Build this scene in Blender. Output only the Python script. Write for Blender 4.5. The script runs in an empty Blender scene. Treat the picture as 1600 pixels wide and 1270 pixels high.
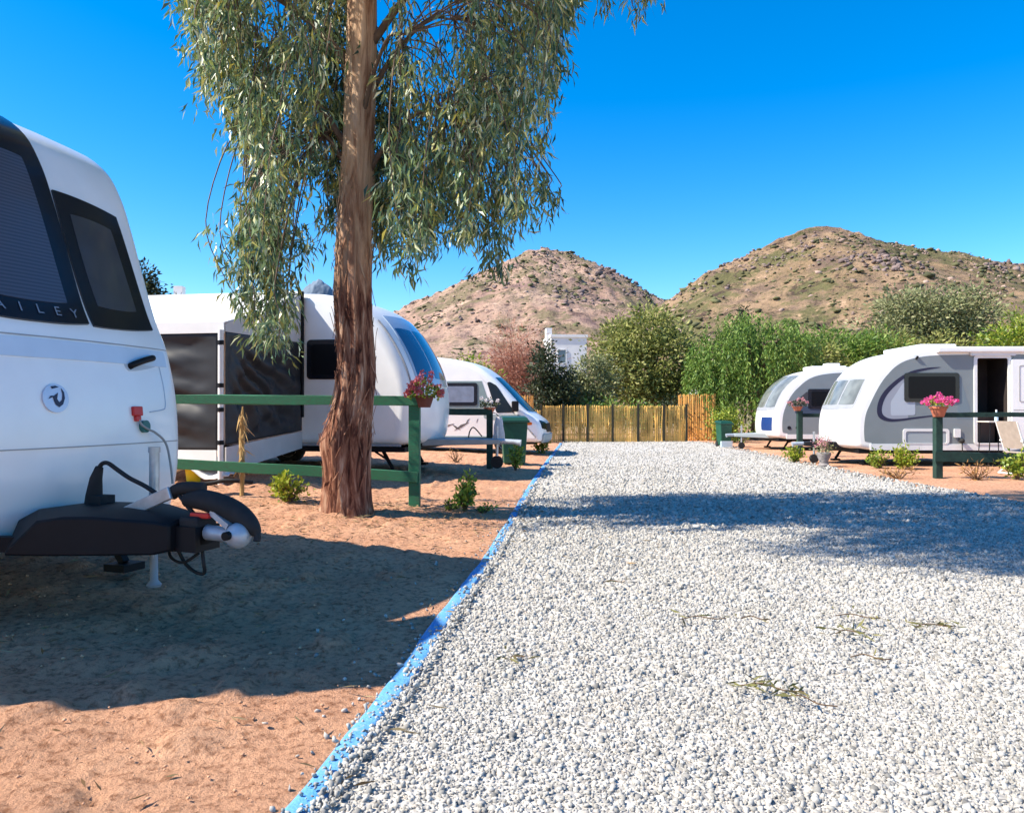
import bpy, bmesh, math, random
import numpy as np
from mathutils import Vector, Matrix

R = math.radians
rnd = random.Random(7)
C = bpy.context.scene.collection
scene = bpy.context.scene

# ------------------------------------------------------------------ camera
EYE = 1.25
cam_d = bpy.data.cameras.new("camera")
cam = bpy.data.objects.new("camera", cam_d)
C.objects.link(cam)
cam.location = (0, 0, EYE)
cam.rotation_euler = (R(90.24), 0, 0)
cam_d.sensor_width = 36.0
cam_d.lens = 27.0
cam_d.clip_start = 0.05
cam_d.clip_end = 9000
scene.camera = cam

# ------------------------------------------------------------------ sky + sun
SUN_EL = 46.0
SUN_AZ = 12.0           # shadows fall to +X and this many degrees away from the camera
world = bpy.data.worlds.new("World")
scene.world = world
world.use_nodes = True
wn = world.node_tree
wn.nodes.clear()
sky = wn.nodes.new("ShaderNodeTexSky")
sky.sky_type = 'NISHITA'
sky.sun_disc = False
sky.sun_elevation = R(SUN_EL)
sky.sun_rotation = R(270 - SUN_AZ)
sky.altitude = 500
sky.air_density = 1.0
sky.dust_density = 0.5
sky.ozone_density = 3.0
hsv = wn.nodes.new("ShaderNodeHueSaturation")
hsv.inputs['Hue'].default_value = 0.502
hsv.inputs['Saturation'].default_value = 1.48
hsv.inputs['Value'].default_value = 1.0
bgn = wn.nodes.new("ShaderNodeBackground")
bgn.inputs['Strength'].default_value = 0.135
won = wn.nodes.new("ShaderNodeOutputWorld")
wn.links.new(sky.outputs[0], hsv.inputs['Color'])
wn.links.new(hsv.outputs[0], bgn.inputs['Color'])
wn.links.new(bgn.outputs[0], won.inputs['Surface'])

sun_d = bpy.data.lights.new("sun", 'SUN')
sun_d.energy = 5.0
sun_d.angle = R(0.5)
sun_d.color = (1.0, 0.92, 0.79)
sun = bpy.data.objects.new("sun", sun_d)
C.objects.link(sun)
ce, se = math.cos(R(SUN_EL)), math.sin(R(SUN_EL))
sun.rotation_euler = Vector((math.cos(R(SUN_AZ)) * ce, math.sin(R(SUN_AZ)) * ce, -se)).to_track_quat('-Z', 'Y').to_euler()
sun.location = (-20, -5, 20)

scene.view_settings.view_transform = 'Standard'
scene.view_settings.look = 'None'
scene.view_settings.exposure = 0.98
scene.view_settings.gamma = 1.0
scene.render.engine = 'CYCLES'
scene.cycles.max_bounces = 5
scene.cycles.diffuse_bounces = 3
scene.cycles.glossy_bounces = 3
scene.cycles.transmission_bounces = 4
scene.cycles.transparent_max_bounces = 4
scene.cycles.caustics_reflective = False
scene.cycles.caustics_refractive = False

# ------------------------------------------------------------------ noise
_rs = np.random.RandomState(3)
_LAT = _rs.rand(256, 256)

def vnoise(x, y):
    x = np.asarray(x, float); y = np.asarray(y, float)
    xi = np.floor(x).astype(int); yi = np.floor(y).astype(int)
    fx = x - xi; fy = y - yi
    fx = fx * fx * (3 - 2 * fx); fy = fy * fy * (3 - 2 * fy)
    a = _LAT[xi % 256, yi % 256]; b = _LAT[(xi + 1) % 256, yi % 256]
    c = _LAT[xi % 256, (yi + 1) % 256]; d = _LAT[(xi + 1) % 256, (yi + 1) % 256]
    return (a * (1 - fx) + b * fx) * (1 - fy) + (c * (1 - fx) + d * fx) * fy - 0.5

def fbm(x, y, o=4):
    s = 0; amp = 1.0
    for k in range(o):
        s = s + amp * vnoise(x * 2 ** k + 17.3 * k, y * 2 ** k + 5.1 * k)
        amp *= 0.5
    return s

def sstep(a, b, x):
    t = np.clip((np.asarray(x, float) - a) / (b - a), 0, 1)
    return t * t * (3 - 2 * t)

# ------------------------------------------------------------------ materials
def mat(name, col, rough=0.7, metal=0.0, spec=0.4, var=0.0, vscale=6.0, col2=None, bump=0.0, bscale=40.0,
        stretch=(1, 1, 1), island=0.0, coat=0.0, detail=5, trans=0.0):
    m = bpy.data.materials.new(name)
    m.use_nodes = True
    nt = m.node_tree
    b = nt.nodes["Principled BSDF"]
    b.inputs['Base Color'].default_value = (*col, 1)
    b.inputs['Roughness'].default_value = rough
    b.inputs['Metallic'].default_value = metal
    b.inputs['Specular IOR Level'].default_value = spec
    if coat:
        b.inputs['Coat Weight'].default_value = coat
        b.inputs['Coat Roughness'].default_value = 0.08
    tc = mp = None
    if var or bump or col2:
        tc = nt.nodes.new("ShaderNodeTexCoord")
        mp = nt.nodes.new("ShaderNodeMapping")
        mp.inputs['Scale'].default_value = stretch
        nt.links.new(tc.outputs['Object'], mp.inputs[0])
    last = None
    if var or col2:
        n = nt.nodes.new("ShaderNodeTexNoise")
        n.inputs['Scale'].default_value = vscale
        n.inputs['Detail'].default_value = detail
        nt.links.new(mp.outputs[0], n.inputs['Vector'])
        rp = nt.nodes.new("ShaderNodeValToRGB")
        c2 = col2 if col2 else tuple(c * (1 - var) for c in col)
        rp.color_ramp.elements[0].position = 0.35
        rp.color_ramp.elements[1].position = 0.65
        rp.color_ramp.elements[0].color = (*c2, 1)
        rp.color_ramp.elements[1].color = (*col, 1)
        nt.links.new(n.outputs[0], rp.inputs[0])
        last = rp.outputs[0]
    if island:
        g = nt.nodes.new("ShaderNodeNewGeometry")
        h = nt.nodes.new("ShaderNodeHueSaturation")
        mr = nt.nodes.new("ShaderNodeMapRange")
        mr.inputs['To Min'].default_value = 1 - island
        mr.inputs['To Max'].default_value = 1 + island
        nt.links.new(g.outputs['Random Per Island'], mr.inputs[0])
        nt.links.new(mr.outputs[0], h.inputs['Value'])
        if last is not None:
            nt.links.new(last, h.inputs['Color'])
        else:
            h.inputs['Color'].default_value = (*col, 1)
        last = h.outputs[0]
    if last is not None:
        nt.links.new(last, b.inputs['Base Color'])
    if bump:
        n2 = nt.nodes.new("ShaderNodeTexNoise")
        n2.inputs['Scale'].default_value = bscale
        n2.inputs['Detail'].default_value = 6
        nt.links.new(mp.outputs[0], n2.inputs['Vector'])
        bp = nt.nodes.new("ShaderNodeBump")
        bp.inputs['Strength'].default_value = bump
        bp.inputs['Distance'].default_value = 0.02
        nt.links.new(n2.outputs[0], bp.inputs['Height'])
        nt.links.new(bp.outputs[0], b.inputs['Normal'])
    return m

def leafmat(name, cols, rough=0.5, spec=0.5, trans=0.25):
    """foliage: colour by leaf (random per island) through a ramp, with light passing through"""
    m = bpy.data.materials.new(name)
    m.use_nodes = True
    nt = m.node_tree
    b = nt.nodes["Principled BSDF"]
    b.inputs['Roughness'].default_value = rough
    b.inputs['Specular IOR Level'].default_value = spec
    g = nt.nodes.new("ShaderNodeNewGeometry")
    rp = nt.nodes.new("ShaderNodeValToRGB")
    els = rp.color_ramp.elements
    n = len(cols)
    for i, c in enumerate(cols):
        p = i / (n - 1)
        if i == 0: e = els[0]
        elif i == n - 1: e = els[-1]
        else: e = els.new(p)
        e.position = p
        e.color = (*c, 1)
    nt.links.new(g.outputs['Random Per Island'], rp.inputs[0])
    nt.links.new(rp.outputs[0], b.inputs['Base Color'])
    t = nt.nodes.new("ShaderNodeBsdfTranslucent")
    hs = nt.nodes.new("ShaderNodeHueSaturation")
    hs.inputs['Value'].default_value = 1.3
    nt.links.new(rp.outputs[0], hs.inputs['Color'])
    nt.links.new(hs.outputs[0], t.inputs['Color'])
    mx = nt.nodes.new("ShaderNodeMixShader")
    mx.inputs[0].default_value = trans
    out = nt.nodes["Material Output"]
    nt.links.new(b.outputs[0], mx.inputs[1])
    nt.links.new(t.outputs[0], mx.inputs[2])
    nt.links.new(mx.outputs[0], out.inputs['Surface'])
    return m

M = {}
M['white'] = mat('white_gelcoat', (0.87, 0.87, 0.85), 0.28, spec=0.5, var=0.06, vscale=3, coat=0.3)
M['white2'] = mat('white_plastic', (0.78, 0.78, 0.76), 0.45, var=0.08, vscale=5)
M['silver'] = mat('silver_paint', (0.21, 0.245, 0.255), 0.5, metal=0.0, spec=0.5, var=0.07, vscale=3)
M['grey'] = mat('grey_plastic', (0.30, 0.31, 0.33), 0.5, var=0.1)
M['black'] = mat('black_plastic', (0.006, 0.0065, 0.009), 0.55, spec=0.2, var=0.2, vscale=12)
M['rubber'] = mat('black_rubber', (0.018, 0.018, 0.019), 0.8, var=0.3, vscale=20)
M['frameblk'] = mat('black_window_frame', (0.010, 0.011, 0.016), 0.18, spec=0.5)
M['glass'] = mat('tinted_glass', (0.010, 0.011, 0.013), 0.2, spec=0.10)
M['metal'] = mat('galvanised_steel', (0.50, 0.52, 0.54), 0.42, metal=0.7, var=0.25, vscale=14)
M['chrome'] = mat('bright_steel', (0.68, 0.69, 0.70), 0.3, metal=0.8, var=0.15)
M['red'] = mat('red_plastic', (0.55, 0.02, 0.02), 0.35)
M['navy'] = mat('navy_decal', (0.018, 0.018, 0.050), 0.4)
M['lavender'] = mat('lavender_decal', (0.30, 0.325, 0.38), 0.4)
M['teal'] = mat('teal_plastic', (0.01, 0.13, 0.12), 0.4)
M['interior'] = mat('dark_interior', (0.03, 0.022, 0.02), 0.8, var=0.4, vscale=3)
M['green_paint'] = mat('green_painted_wood', (0.016, 0.165, 0.075), 0.62, col2=(0.035, 0.115, 0.06), vscale=16, stretch=(1, 6, 6), bump=0.3, bscale=30)
M['dgreen_paint'] = mat('dark_green_painted_wood', (0.016, 0.050, 0.036), 0.7, var=0.35, vscale=9, bump=0.25, bscale=30)
M['bin_green'] = mat('green_bin_plastic', (0.010, 0.085, 0.050), 0.45, var=0.25, vscale=5)
M['awn_roof'] = mat('white_awning_canvas', (0.78, 0.77, 0.75), 0.75, var=0.05, vscale=4, bump=0.15, bscale=5)
M['awn_grey'] = mat('pale_grey_canvas', (0.55, 0.53, 0.52), 0.8, var=0.08, vscale=4)
M['awn_panel'] = mat('dark_vinyl_panel', (0.030, 0.031, 0.034), 0.5, spec=0.3, var=0.25, vscale=3)
M['terracotta'] = mat('terracotta_clay', (0.50, 0.16, 0.085), 0.8, var=0.2, vscale=12)
M['canvas'] = mat('beige_chair_canvas', (0.42, 0.36, 0.30), 0.85, var=0.15, vscale=10)
M['yellow'] = mat('yellow_plastic', (0.80, 0.68, 0.02), 0.45)
M['stem'] = mat('brown_stem', (0.15, 0.09, 0.05), 0.85, var=0.3, vscale=15)
M['tan_stem'] = mat('dry_tan_stem', (0.50, 0.33, 0.13), 0.85, var=0.4, vscale=12, stretch=(1, 1, .3))
M['wall_white'] = mat('whitewashed_render', (0.80, 0.79, 0.76), 0.85, var=0.08, vscale=1.5)
M['stone'] = mat('grey_stone', (0.30, 0.27, 0.26), 0.85, var=0.35, vscale=14, bump=0.4, bscale=30)
M['bluebox'] = mat('blue_plastic', (0.008, 0.035, 0.15), 0.4)
M['signal_orange'] = mat('orange_lens', (0.75, 0.16, 0.01), 0.3)
M['towball'] = mat('light_grey_coupling', (0.42, 0.47, 0.52), 0.42, metal=0.3, var=0.15, vscale=18)

# ------------------------------------------------------------------ mesh helpers
class MB:
    def __init__(s):
        s.v = []; s.f = []; s.mi = []
    def add(s, vs, fs, mi=0):
        o = len(s.v)
        s.v += [tuple(map(float, p)) for p in vs]
        s.f += [tuple(i + o for i in f) for f in fs]
        s.mi += [mi] * len(fs)
        return s
    def box(s, x0, x1, y0, y1, z0, z1, mi=0):
        return s.hexa([(x0, y0, z0), (x1, y0, z0), (x1, y1, z0), (x0, y1, z0),
                       (x0, y0, z1), (x1, y0, z1), (x1, y1, z1), (x0, y1, z1)], mi)
    def hexa(s, p, mi=0):
        return s.add(p, [(0, 3, 2, 1), (4, 5, 6, 7), (0, 1, 5, 4), (1, 2, 6, 5), (2, 3, 7, 6), (3, 0, 4, 7)], mi)
    def bar(s, a, b, w, h, up=(0, 0, 1), mi=0):
        a = Vector(a); b = Vector(b); d = (b - a).normalized(); up = Vector(up)
        sd = d.cross(up)
        if sd.length < 1e-4: sd = d.cross(Vector((1, 0, 0)))
        sd.normalize(); u = sd.cross(d)
        sd = sd * w / 2; u = u * h / 2
        P = [a - sd - u, a + sd - u, a + sd + u, a - sd + u, b - sd - u, b + sd - u, b + sd + u, b - sd + u]
        return s.add(P, [(0, 3, 2, 1), (4, 5, 6, 7), (0, 1, 5, 4), (1, 2, 6, 5), (2, 3, 7, 6), (3, 0, 4, 7)], mi)
    def tube(s, pts, r, n=8, mi=0, caps=True, jitter=None):
        pts = [Vector(p) for p in pts]
        rs = r if isinstance(r, (list, tuple)) else [r] * len(pts)
        vs = []; fs = []
        ref = None
        for i, p in enumerate(pts):
            t = (pts[min(i + 1, len(pts) - 1)] - pts[max(i - 1, 0)])
            if t.length < 1e-9: t = Vector((0, 0, 1))
            t.normalize()
            if ref is None:
                ref = t.cross(Vector((0, 1, 0)))
                if ref.length < .2: ref = t.cross(Vector((1, 0, 0)))
            ref = (ref - t * ref.dot(t)).normalized()
            bi = t.cross(ref)
            for k in range(n):
                a = 2 * math.pi * k / n
                vs.append(p + (ref * math.cos(a) + bi * math.sin(a)) * rs[i])
        for i in range(len(pts) - 1):
            for k in range(n):
                k2 = (k + 1) % n
                fs.append((i * n + k, i * n + k2, (i + 1) * n + k2, (i + 1) * n + k))
        if caps:
            fs.append(tuple(range(n - 1, -1, -1)))
            fs.append(tuple(range((len(pts) - 1) * n, len(pts) * n)))
        return s.add(vs, fs, mi)
    def lathe(s, prof, c=(0, 0, 0), n=24, axis='z', mi=0):
        """prof: (radius, height)"""
        vs = []; fs = []
        for (r, h) in prof:
            for k in range(n):
                a = 2 * math.pi * k / n
                x, y = r * math.cos(a), r * math.sin(a)
                q = (x, y, h) if axis == 'z' else ((x, h, y) if axis == 'y' else (h, x, y))
                vs.append((q[0] + c[0], q[1] + c[1], q[2] + c[2]))
        m = len(prof)
        for i in range(m - 1):
            for k in range(n):
                k2 = (k + 1) % n
                fs.append((i * n + k, i * n + k2, (i + 1) * n + k2, (i + 1) * n + k))
        fs.append(tuple(range(n - 1, -1, -1)))
        fs.append(tuple(range((m - 1) * n, m * n)))
        return s.add(vs, fs, mi)
    def prism_y(s, pts, y0, y1, mi=0):
        """outline of (x, z) points pushed from y0 to y1"""
        n = len(pts)
        vs = [(x, y0, z) for x, z in pts] + [(x, y1, z) for x, z in pts]
        fs = [tuple(range(n)), tuple(range(2 * n - 1, n - 1, -1))]
        for i in range(n):
            j = (i + 1) % n
            fs.append((i, i + n, j + n, j))
        return s.add(vs, fs, mi)
    def ball(s, c, r, mi=0, nu=12, nv=8, sz=1.0):
        prof = []
        for i in range(nv + 1):
            a = -math.pi / 2 + math.pi * i / nv
            prof.append((max(r * math.cos(a), 1e-4), r * math.sin(a) * sz))
        return s.lathe(prof, c, nu, 'z', mi)
    def build(s, name, mats, parent=None, smooth=None, bevel=0.0):
        me = bpy.data.meshes.new(name)
        me.from_pydata(s.v, [], s.f)
        if not isinstance(mats, (list, tuple)): mats = [mats]
        for m in mats: me.materials.append(M[m] if isinstance(m, str) else m)
        me.polygons.foreach_set('material_index', s.mi)
        bm = bmesh.new(); bm.from_mesh(me)
        bmesh.ops.recalc_face_normals(bm, faces=bm.faces)
        bm.to_mesh(me); bm.free()
        if smooth is not None:
            me.polygons.foreach_set('use_smooth', [True] * len(me.polygons))
            me.set_sharp_from_angle(angle=R(smooth))
        me.update()
        o = bpy.data.objects.new(name, me)
        C.objects.link(o)
        if parent is not None: o.parent = parent
        if bevel:
            b = o.modifiers.new('bevel', 'BEVEL')
            b.width = bevel; b.segments = 2; b.limit_method = 'ANGLE'; b.angle_limit = R(40)
        return o

def rrect(x0, x1, z0, z1, r, n=5):
    pts = []
    for (cx, cz, a0) in ((x1 - r, z1 - r, 0), (x0 + r, z1 - r, 90), (x0 + r, z0 + r, 180), (x1 - r, z0 + r, 270)):
        for k in range(n + 1):
            a = R(a0 + 90 * k / n)
            pts.append((cx + r * math.cos(a), cz + r * math.sin(a)))
    return pts

def rpoly(pts, r, n=4):
    """round the corners of an outline"""
    out = []
    m = len(pts)
    for i in range(m):
        p = Vector(pts[i]); a = Vector(pts[i - 1]); b = Vector(pts[(i + 1) % m])
        da = (a - p); db = (b - p)
        ra = min(r, da.length * .45); rb = min(r, db.length * .45)
        q0 = p + da.normalized() * ra; q1 = p + db.normalized() * rb
        for k in range(n + 1):
            t = k / n
            out.append(tuple((1 - t) ** 2 * q0 + 2 * t * (1 - t) * p + t * t * q1))
    return out

def catmull(pts, k=5):
    pts = [np.array(p, float) for p in pts]
    P = [2 * pts[0] - pts[1]] + pts + [2 * pts[-1] - pts[-2]]
    out = []
    for i in range(1, len(P) - 2):
        for j in range(k):
            t = j / k
            a, b, c, d = P[i - 1], P[i], P[i + 1], P[i + 2]
            out.append(.5 * (2 * b + (c - a) * t + (2 * a - 5 * b + 4 * c - d) * t * t + (3 * b - a - 3 * c + d) * t ** 3))
    out.append(P[-2])
    return [tuple(p) for p in out]

def tag(o, label=None, cat=None, group=None, kind=None):
    if label: o['label'] = label
    if cat: o['category'] = cat
    if group: o['group'] = group
    if kind: o['kind'] = kind
    return o

def thing(name, label, cat, loc=(0, 0, 0), rz=0.0, group=None):
    o = bpy.data.objects.new(name, None)
    o.empty_display_size = 0.2
    C.objects.link(o)
    o.location = loc; o.rotation_euler = (0, 0, rz)
    return tag(o, label, cat, group)

def fastmesh(name, V, F, mats, parent=None, smooth=False):
    """V (n,3), F (m,k) numpy arrays with one face size"""
    me = bpy.data.meshes.new(name)
    V = np.asarray(V, np.float32); F = np.asarray(F, np.int32)
    k = F.shape[1]
    me.vertices.add(len(V)); me.vertices.foreach_set('co', V.ravel())
    me.loops.add(F.size); me.loops.foreach_set('vertex_index', F.ravel())
    me.polygons.add(len(F))
    me.polygons.foreach_set('loop_start', np.arange(0, F.size, k, dtype=np.int32))
    me.polygons.foreach_set('loop_total', np.full(len(F), k, dtype=np.int32))
    me.update(calc_edges=True)
    if smooth: me.polygons.foreach_set('use_smooth', [True] * len(F))
    if not isinstance(mats, (list, tuple)): mats = [mats]
    for m in mats: me.materials.append(M[m] if isinstance(m, str) else m)
    me.validate()
    o = bpy.data.objects.new(name, me)
    C.objects.link(o)
    if parent is not None: o.parent = parent
    return o

def unit(a):
    return a / np.maximum(np.linalg.norm(a, axis=1, keepdims=True), 1e-9)

def leaf_arrays(P, D, L, W, rs, curl=0.15, slim=False):
    """one leaf per row: two triangles folded along the midrib; slim = long sickle blades"""
    n = len(P)
    D = unit(D)
    S = unit(np.cross(D, rs.normal(size=(n, 3))))
    N = np.cross(S, D)
    L = L[:, None]; W = W[:, None]
    if slim:
        sg = np.where(rs.rand(n, 1) < .5, -1, 1) * curl
        mid = P + D * L * .45 + S * L * sg * .25
        tip = P + D * L + S * L * sg * 0.05
        V = np.stack([P, mid + S * W * .5, tip, mid - S * W * .5], 1)
    else:
        mid = P + D * L * .45
        V = np.stack([P, mid + S * W * .5 + N * W * curl, P + D * L, mid - S * W * .5 + N * W * curl], 1)
    F = np.arange(n * 4).reshape(n, 4)
    return V.reshape(-1, 3), F

# ------------------------------------------------------------------ lie of the land
KERB = np.array([(-8, -1.75), (0, -0.98), (1.5, -0.80), (2.38, -.66), (3.57, -.50), (4.55, -.41), (6.25, -.21), (9.09, .03), (13.6, .40),
                 (18.75, .88), (26.3, 1.62), (34, 2.3)])
REDGE = np.array([(-8, 7.4), (0, 6.9), (10, 6.67), (16, 6.7), (18.3, 6.86), (26, 7.33), (34, 7.8)])
def kx(y): return np.interp(y, KERB[:, 0], KERB[:, 1])
def rx(y): return np.interp(y, REDGE[:, 0], REDGE[:, 1])
def gz(x, y):
    """ground height without the small lumps"""
    x = np.asarray(x, float); y = np.asarray(y, float)
    d = kx(y) - x
    left = 0.25 * sstep(-1.5, 5.5, d) - 0.25 * sstep(-1.5, 5.5, 0 * d)
    left = left * (1 - sstep(18, 30, y)) + 0.0
    return np.where(d > 0, left, 0.0)
def G(px, py, z=None):
    """a point of the ground that the photograph shows at px, py"""
    y = 1200 * EYE / (py - 640.0)
    for _ in range(12):
        x = (px - 800) / 1200 * y
        zz = float(gz(x, y)) if z is None else z
        y = 1200 * (EYE - zz) / (py - 640.0)
    return Vector(((px - 800) / 1200 * y, y, float(gz((px - 800) / 1200 * y, y)) if z is None else z))

# ================================================================== GROUND
def dirt_material():
    m = bpy.data.materials.new("red_dirt")
    m.use_nodes = True
    nt = m.node_tree; b = nt.nodes["Principled BSDF"]
    b.inputs['Roughness'].default_value = 0.95
    b.inputs['Specular IOR Level'].default_value = 0.15
    tc = nt.nodes.new("ShaderNodeTexCoord")
    def noise(sc, det=6, rough=.6):
        n = nt.nodes.new("ShaderNodeTexNoise")
        n.inputs['Scale'].default_value = sc; n.inputs['Detail'].default_value = det; n.inputs['Roughness'].default_value = rough
        nt.links.new(tc.outputs['Object'], n.inputs['Vector']); return n
    def ramp(src, stops):
        r = nt.nodes.new("ShaderNodeValToRGB")
        while len(r.color_ramp.elements) < len(stops): r.color_ramp.elements.new(.5)
        for e, (p, c) in zip(r.color_ramp.elements, stops): e.position = p; e.color = (*c, 1)
        nt.links.new(src, r.inputs[0]); return r
    n1 = noise(1.3, 6); n2 = noise(22, 8, .7); n3 = noise(.015, 4)
    r1 = ramp(n1.outputs[0], [(.3, (.55, .28, .165)), (.7, (.70, .395, .24))])
    r2 = ramp(n2.outputs[0], [(.36, (.36, .28, .23)), (.52, (1, 1, 1)), (.8, (1.12, 1.1, 1.06))])
    mx = nt.nodes.new("ShaderNodeMix"); mx.data_type = 'RGBA'; mx.blend_type = 'MULTIPLY'
    mx.inputs[0].default_value = .85
    nt.links.new(r1.outputs[0], mx.inputs[6]); nt.links.new(r2.outputs[0], mx.inputs[7])
    # dry scrubland beyond the site
    r3 = ramp(n3.outputs[0], [(.4, (.30, .22, .13)), (.62, (.16, .16, .07))])
    sx = nt.nodes.new("ShaderNodeSeparateXYZ"); nt.links.new(tc.outputs['Object'], sx.inputs[0])
    mr = nt.nodes.new("ShaderNodeMapRange"); mr.inputs['From Min'].default_value = 34; mr.inputs['From Max'].default_value = 60
    nt.links.new(sx.outputs['Y'], mr.inputs[0])
    m2 = nt.nodes.new("ShaderNodeMix"); m2.data_type = 'RGBA'
    nt.links.new(mr.outputs[0], m2.inputs[0]); nt.links.new(mx.outputs[2], m2.inputs[6]); nt.links.new(r3.outputs[0], m2.inputs[7])
    nt.links.new(m2.outputs[2], b.inputs['Base Color'])
    n4 = noise(55, 8, .7)
    bp = nt.nodes.new("ShaderNodeBump"); bp.inputs['Strength'].default_value = 1.0; bp.inputs['Distance'].default_value = .03
    nt.links.new(n4.outputs[0], bp.inputs['Height']); nt.links.new(bp.outputs[0], b.inputs['Normal'])
    return m
M['dirt'] = dirt_material()

def build_ground():
    xs = list(np.arange(-5.2, 0.61, 0.026)) + list(np.arange(.8, 14.5, .22))
    x = 14.5
    while x < 4000: x *= 1.16; xs.append(x)
    x = -5.2; st = .04
    while x > -4000: st *= 1.13; x -= st; xs.append(x)
    xs = np.array(sorted(xs))
    ys = [1.4]
    while ys[-1] < 6000: ys.append(ys[-1] * 1.0125 + .001 if ys[-1] < 32 else ys[-1] * 1.08)
    y = 1.4; st = .05
    while y > -300: st *= 1.25; y -= st; ys.append(y)
    ys = np.array(sorted(ys))
    X, Y = np.meshgrid(xs, ys)
    Z = gz(X, Y)
    d = kx(Y) - X
    lump = 0.034 * fbm(X * 2.1, Y * 2.1, 3) + 0.040 * np.abs(fbm(X * 5.5 + 9, Y * 5.5, 5)) + 0.016 * fbm(X * 19, Y * 19 + 3, 2)
    # soft heel marks in the loose sand
    lump += 0.034 * (sstep(.18, .42, fbm(X * 4.2 + 40, Y * 4.2 + 11, 2)) - .3)
    calm = sstep(0.0, .5, d) * (1 - sstep(14, 26, Y)) + sstep(.1, .6, X - rx(Y)) * .4 * (1 - sstep(26, 34, Y))
    Z = Z + lump * np.clip(calm, 0, 1)
    road = sstep(-0.05, .05, -d) * sstep(-.3, .05, rx(Y) - X) * (1 - sstep(30.2, 31, Y))
    Z = Z - 0.06 * road
    Z += 8 * sstep(60, 400, Y) * 0
    ny, nx = X.shape
    V = np.stack([X.ravel(), Y.ravel(), Z.ravel()], 1)
    i = np.arange((ny - 1) * (nx - 1)); r = i // (nx - 1); c = i % (nx - 1)
    a = r * nx + c
    F = np.stack([a, a + 1, a + nx + 1, a + nx], 1)
    o = fastmesh("ground", V, F, 'dirt', smooth=True)
    tag(o, kind='structure')
build_ground()

# ------------------------------------------------------------------ gravel road
def gravel_material(name, far):
    m = bpy.data.materials.new(name)
    m.use_nodes = True
    nt = m.node_tree; b = nt.nodes["Principled BSDF"]
    b.inputs['Roughness'].default_value = 0.9
    b.inputs['Specular IOR Level'].default_value = 0.2
    tc = nt.nodes.new("ShaderNodeTexCoord")
    v = nt.nodes.new("ShaderNodeTexVoronoi"); v.inputs['Scale'].default_value = 34
    nt.links.new(tc.outputs['Object'], v.inputs['Vector'])
    sx = nt.nodes.new("ShaderNodeSeparateColor"); nt.links.new(v.outputs['Color'], sx.inputs[0])
    r = nt.nodes.new("ShaderNodeValToRGB")
    e = r.color_ramp.elements
    e[0].position = 0; e[0].color = (.30, .28, .26, 1); e[1].position = 1; e[1].color = (.58, .555, .515, 1)
    k = e.new(.25); k.color = (.46, .44, .405, 1)
    nt.links.new(sx.outputs[0], r.inputs[0])
    n = nt.nodes.new("ShaderNodeTexNoise"); n.inputs['Scale'].default_value = .6; n.inputs['Detail'].default_value = 5
    nt.links.new(tc.outputs['Object'], n.inputs['Vector'])
    r2 = nt.nodes.new("ShaderNodeValToRGB")
    r2.color_ramp.elements[0].position = .3; r2.color_ramp.elements[0].color = (.86, .84, .80, 1)
    r2.color_ramp.elements[1].position = .7; r2.color_ramp.elements[1].color = (1, 1, 1, 1)
    nt.links.new(n.outputs[0], r2.inputs[0])
    mx = nt.nodes.new("ShaderNodeMix"); mx.data_type = 'RGBA'; mx.blend_type = 'MULTIPLY'; mx.inputs[0].default_value = 1
    nt.links.new(r.outputs[0], mx.inputs[6]); nt.links.new(r2.outputs[0], mx.inputs[7])
    nt.links.new(mx.outputs[2], b.inputs['Base Color'])
    bp = nt.nodes.new("ShaderNodeBump"); bp.inputs['Strength'].default_value = .8; bp.inputs['Distance'].default_value = .015
    bp.invert = True
    nt.links.new(v.outputs['Distance'], bp.inputs['Height']); nt.links.new(bp.outputs[0], b.inputs['Normal'])
    return m
M['gravel'] = gravel_material('white_gravel', True)

def stone_material():
    m = bpy.data.materials.new("white_stone_chips")
    m.use_nodes = True
    nt = m.node_tree; b = nt.nodes["Principled BSDF"]
    b.inputs['Roughness'].default_value = .85; b.inputs['Specular IOR Level'].default_value = .25
    g = nt.nodes.new("ShaderNodeNewGeometry")
    r = nt.nodes.new("ShaderNodeValToRGB"); e = r.color_ramp.elements
    cols = [(0, (.16, .155, .145)), (.05, (.27, .26, .24)), (.16, (.29, .277, .25)), (.40, (.385, .367, .333)), (.75, (.46, .44, .40)), (.93, (.55, .53, .485)), (1, (.52, .44, .36))]
    while len(e) < len(cols): e.new(.5)
    for q, (p, c) in zip(e, cols): q.position = p; q.color = (*c, 1)
    nt.links.new(g.outputs['Random Per Island'], r.inputs[0])
    tc = nt.nodes.new("ShaderNodeTexCoord")
    n = nt.nodes.new("ShaderNodeTexNoise"); n.inputs['Scale'].default_value = 90; n.inputs['Detail'].default_value = 3
    nt.links.new(tc.outputs['Object'], n.inputs['Vector'])
    r2 = nt.nodes.new("ShaderNodeValToRGB")
    r2.color_ramp.elements[0].position = .3; r2.color_ramp.elements[0].color = (.82, .81, .8, 1)
    r2.color_ramp.elements[1].position = .65; r2.color_ramp.elements[1].color = (1, 1, 1, 1)
    nt.links.new(n.outputs[0], r2.inputs[0])
    mx = nt.nodes.new("ShaderNodeMix"); mx.data_type = 'RGBA'; mx.blend_type = 'MULTIPLY'; mx.inputs[0].default_value = 1
    nt.links.new(r.outputs[0], mx.inputs[6]); nt.links.new(r2.outputs[0], mx.inputs[7])
    nt.links.new(mx.outputs[2], b.inputs['Base Color'])
    return m
M['stones'] = stone_material()

def road_z(X, Y):
    return 0.012 * fbm(X * .5, Y * .5, 3)

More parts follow.
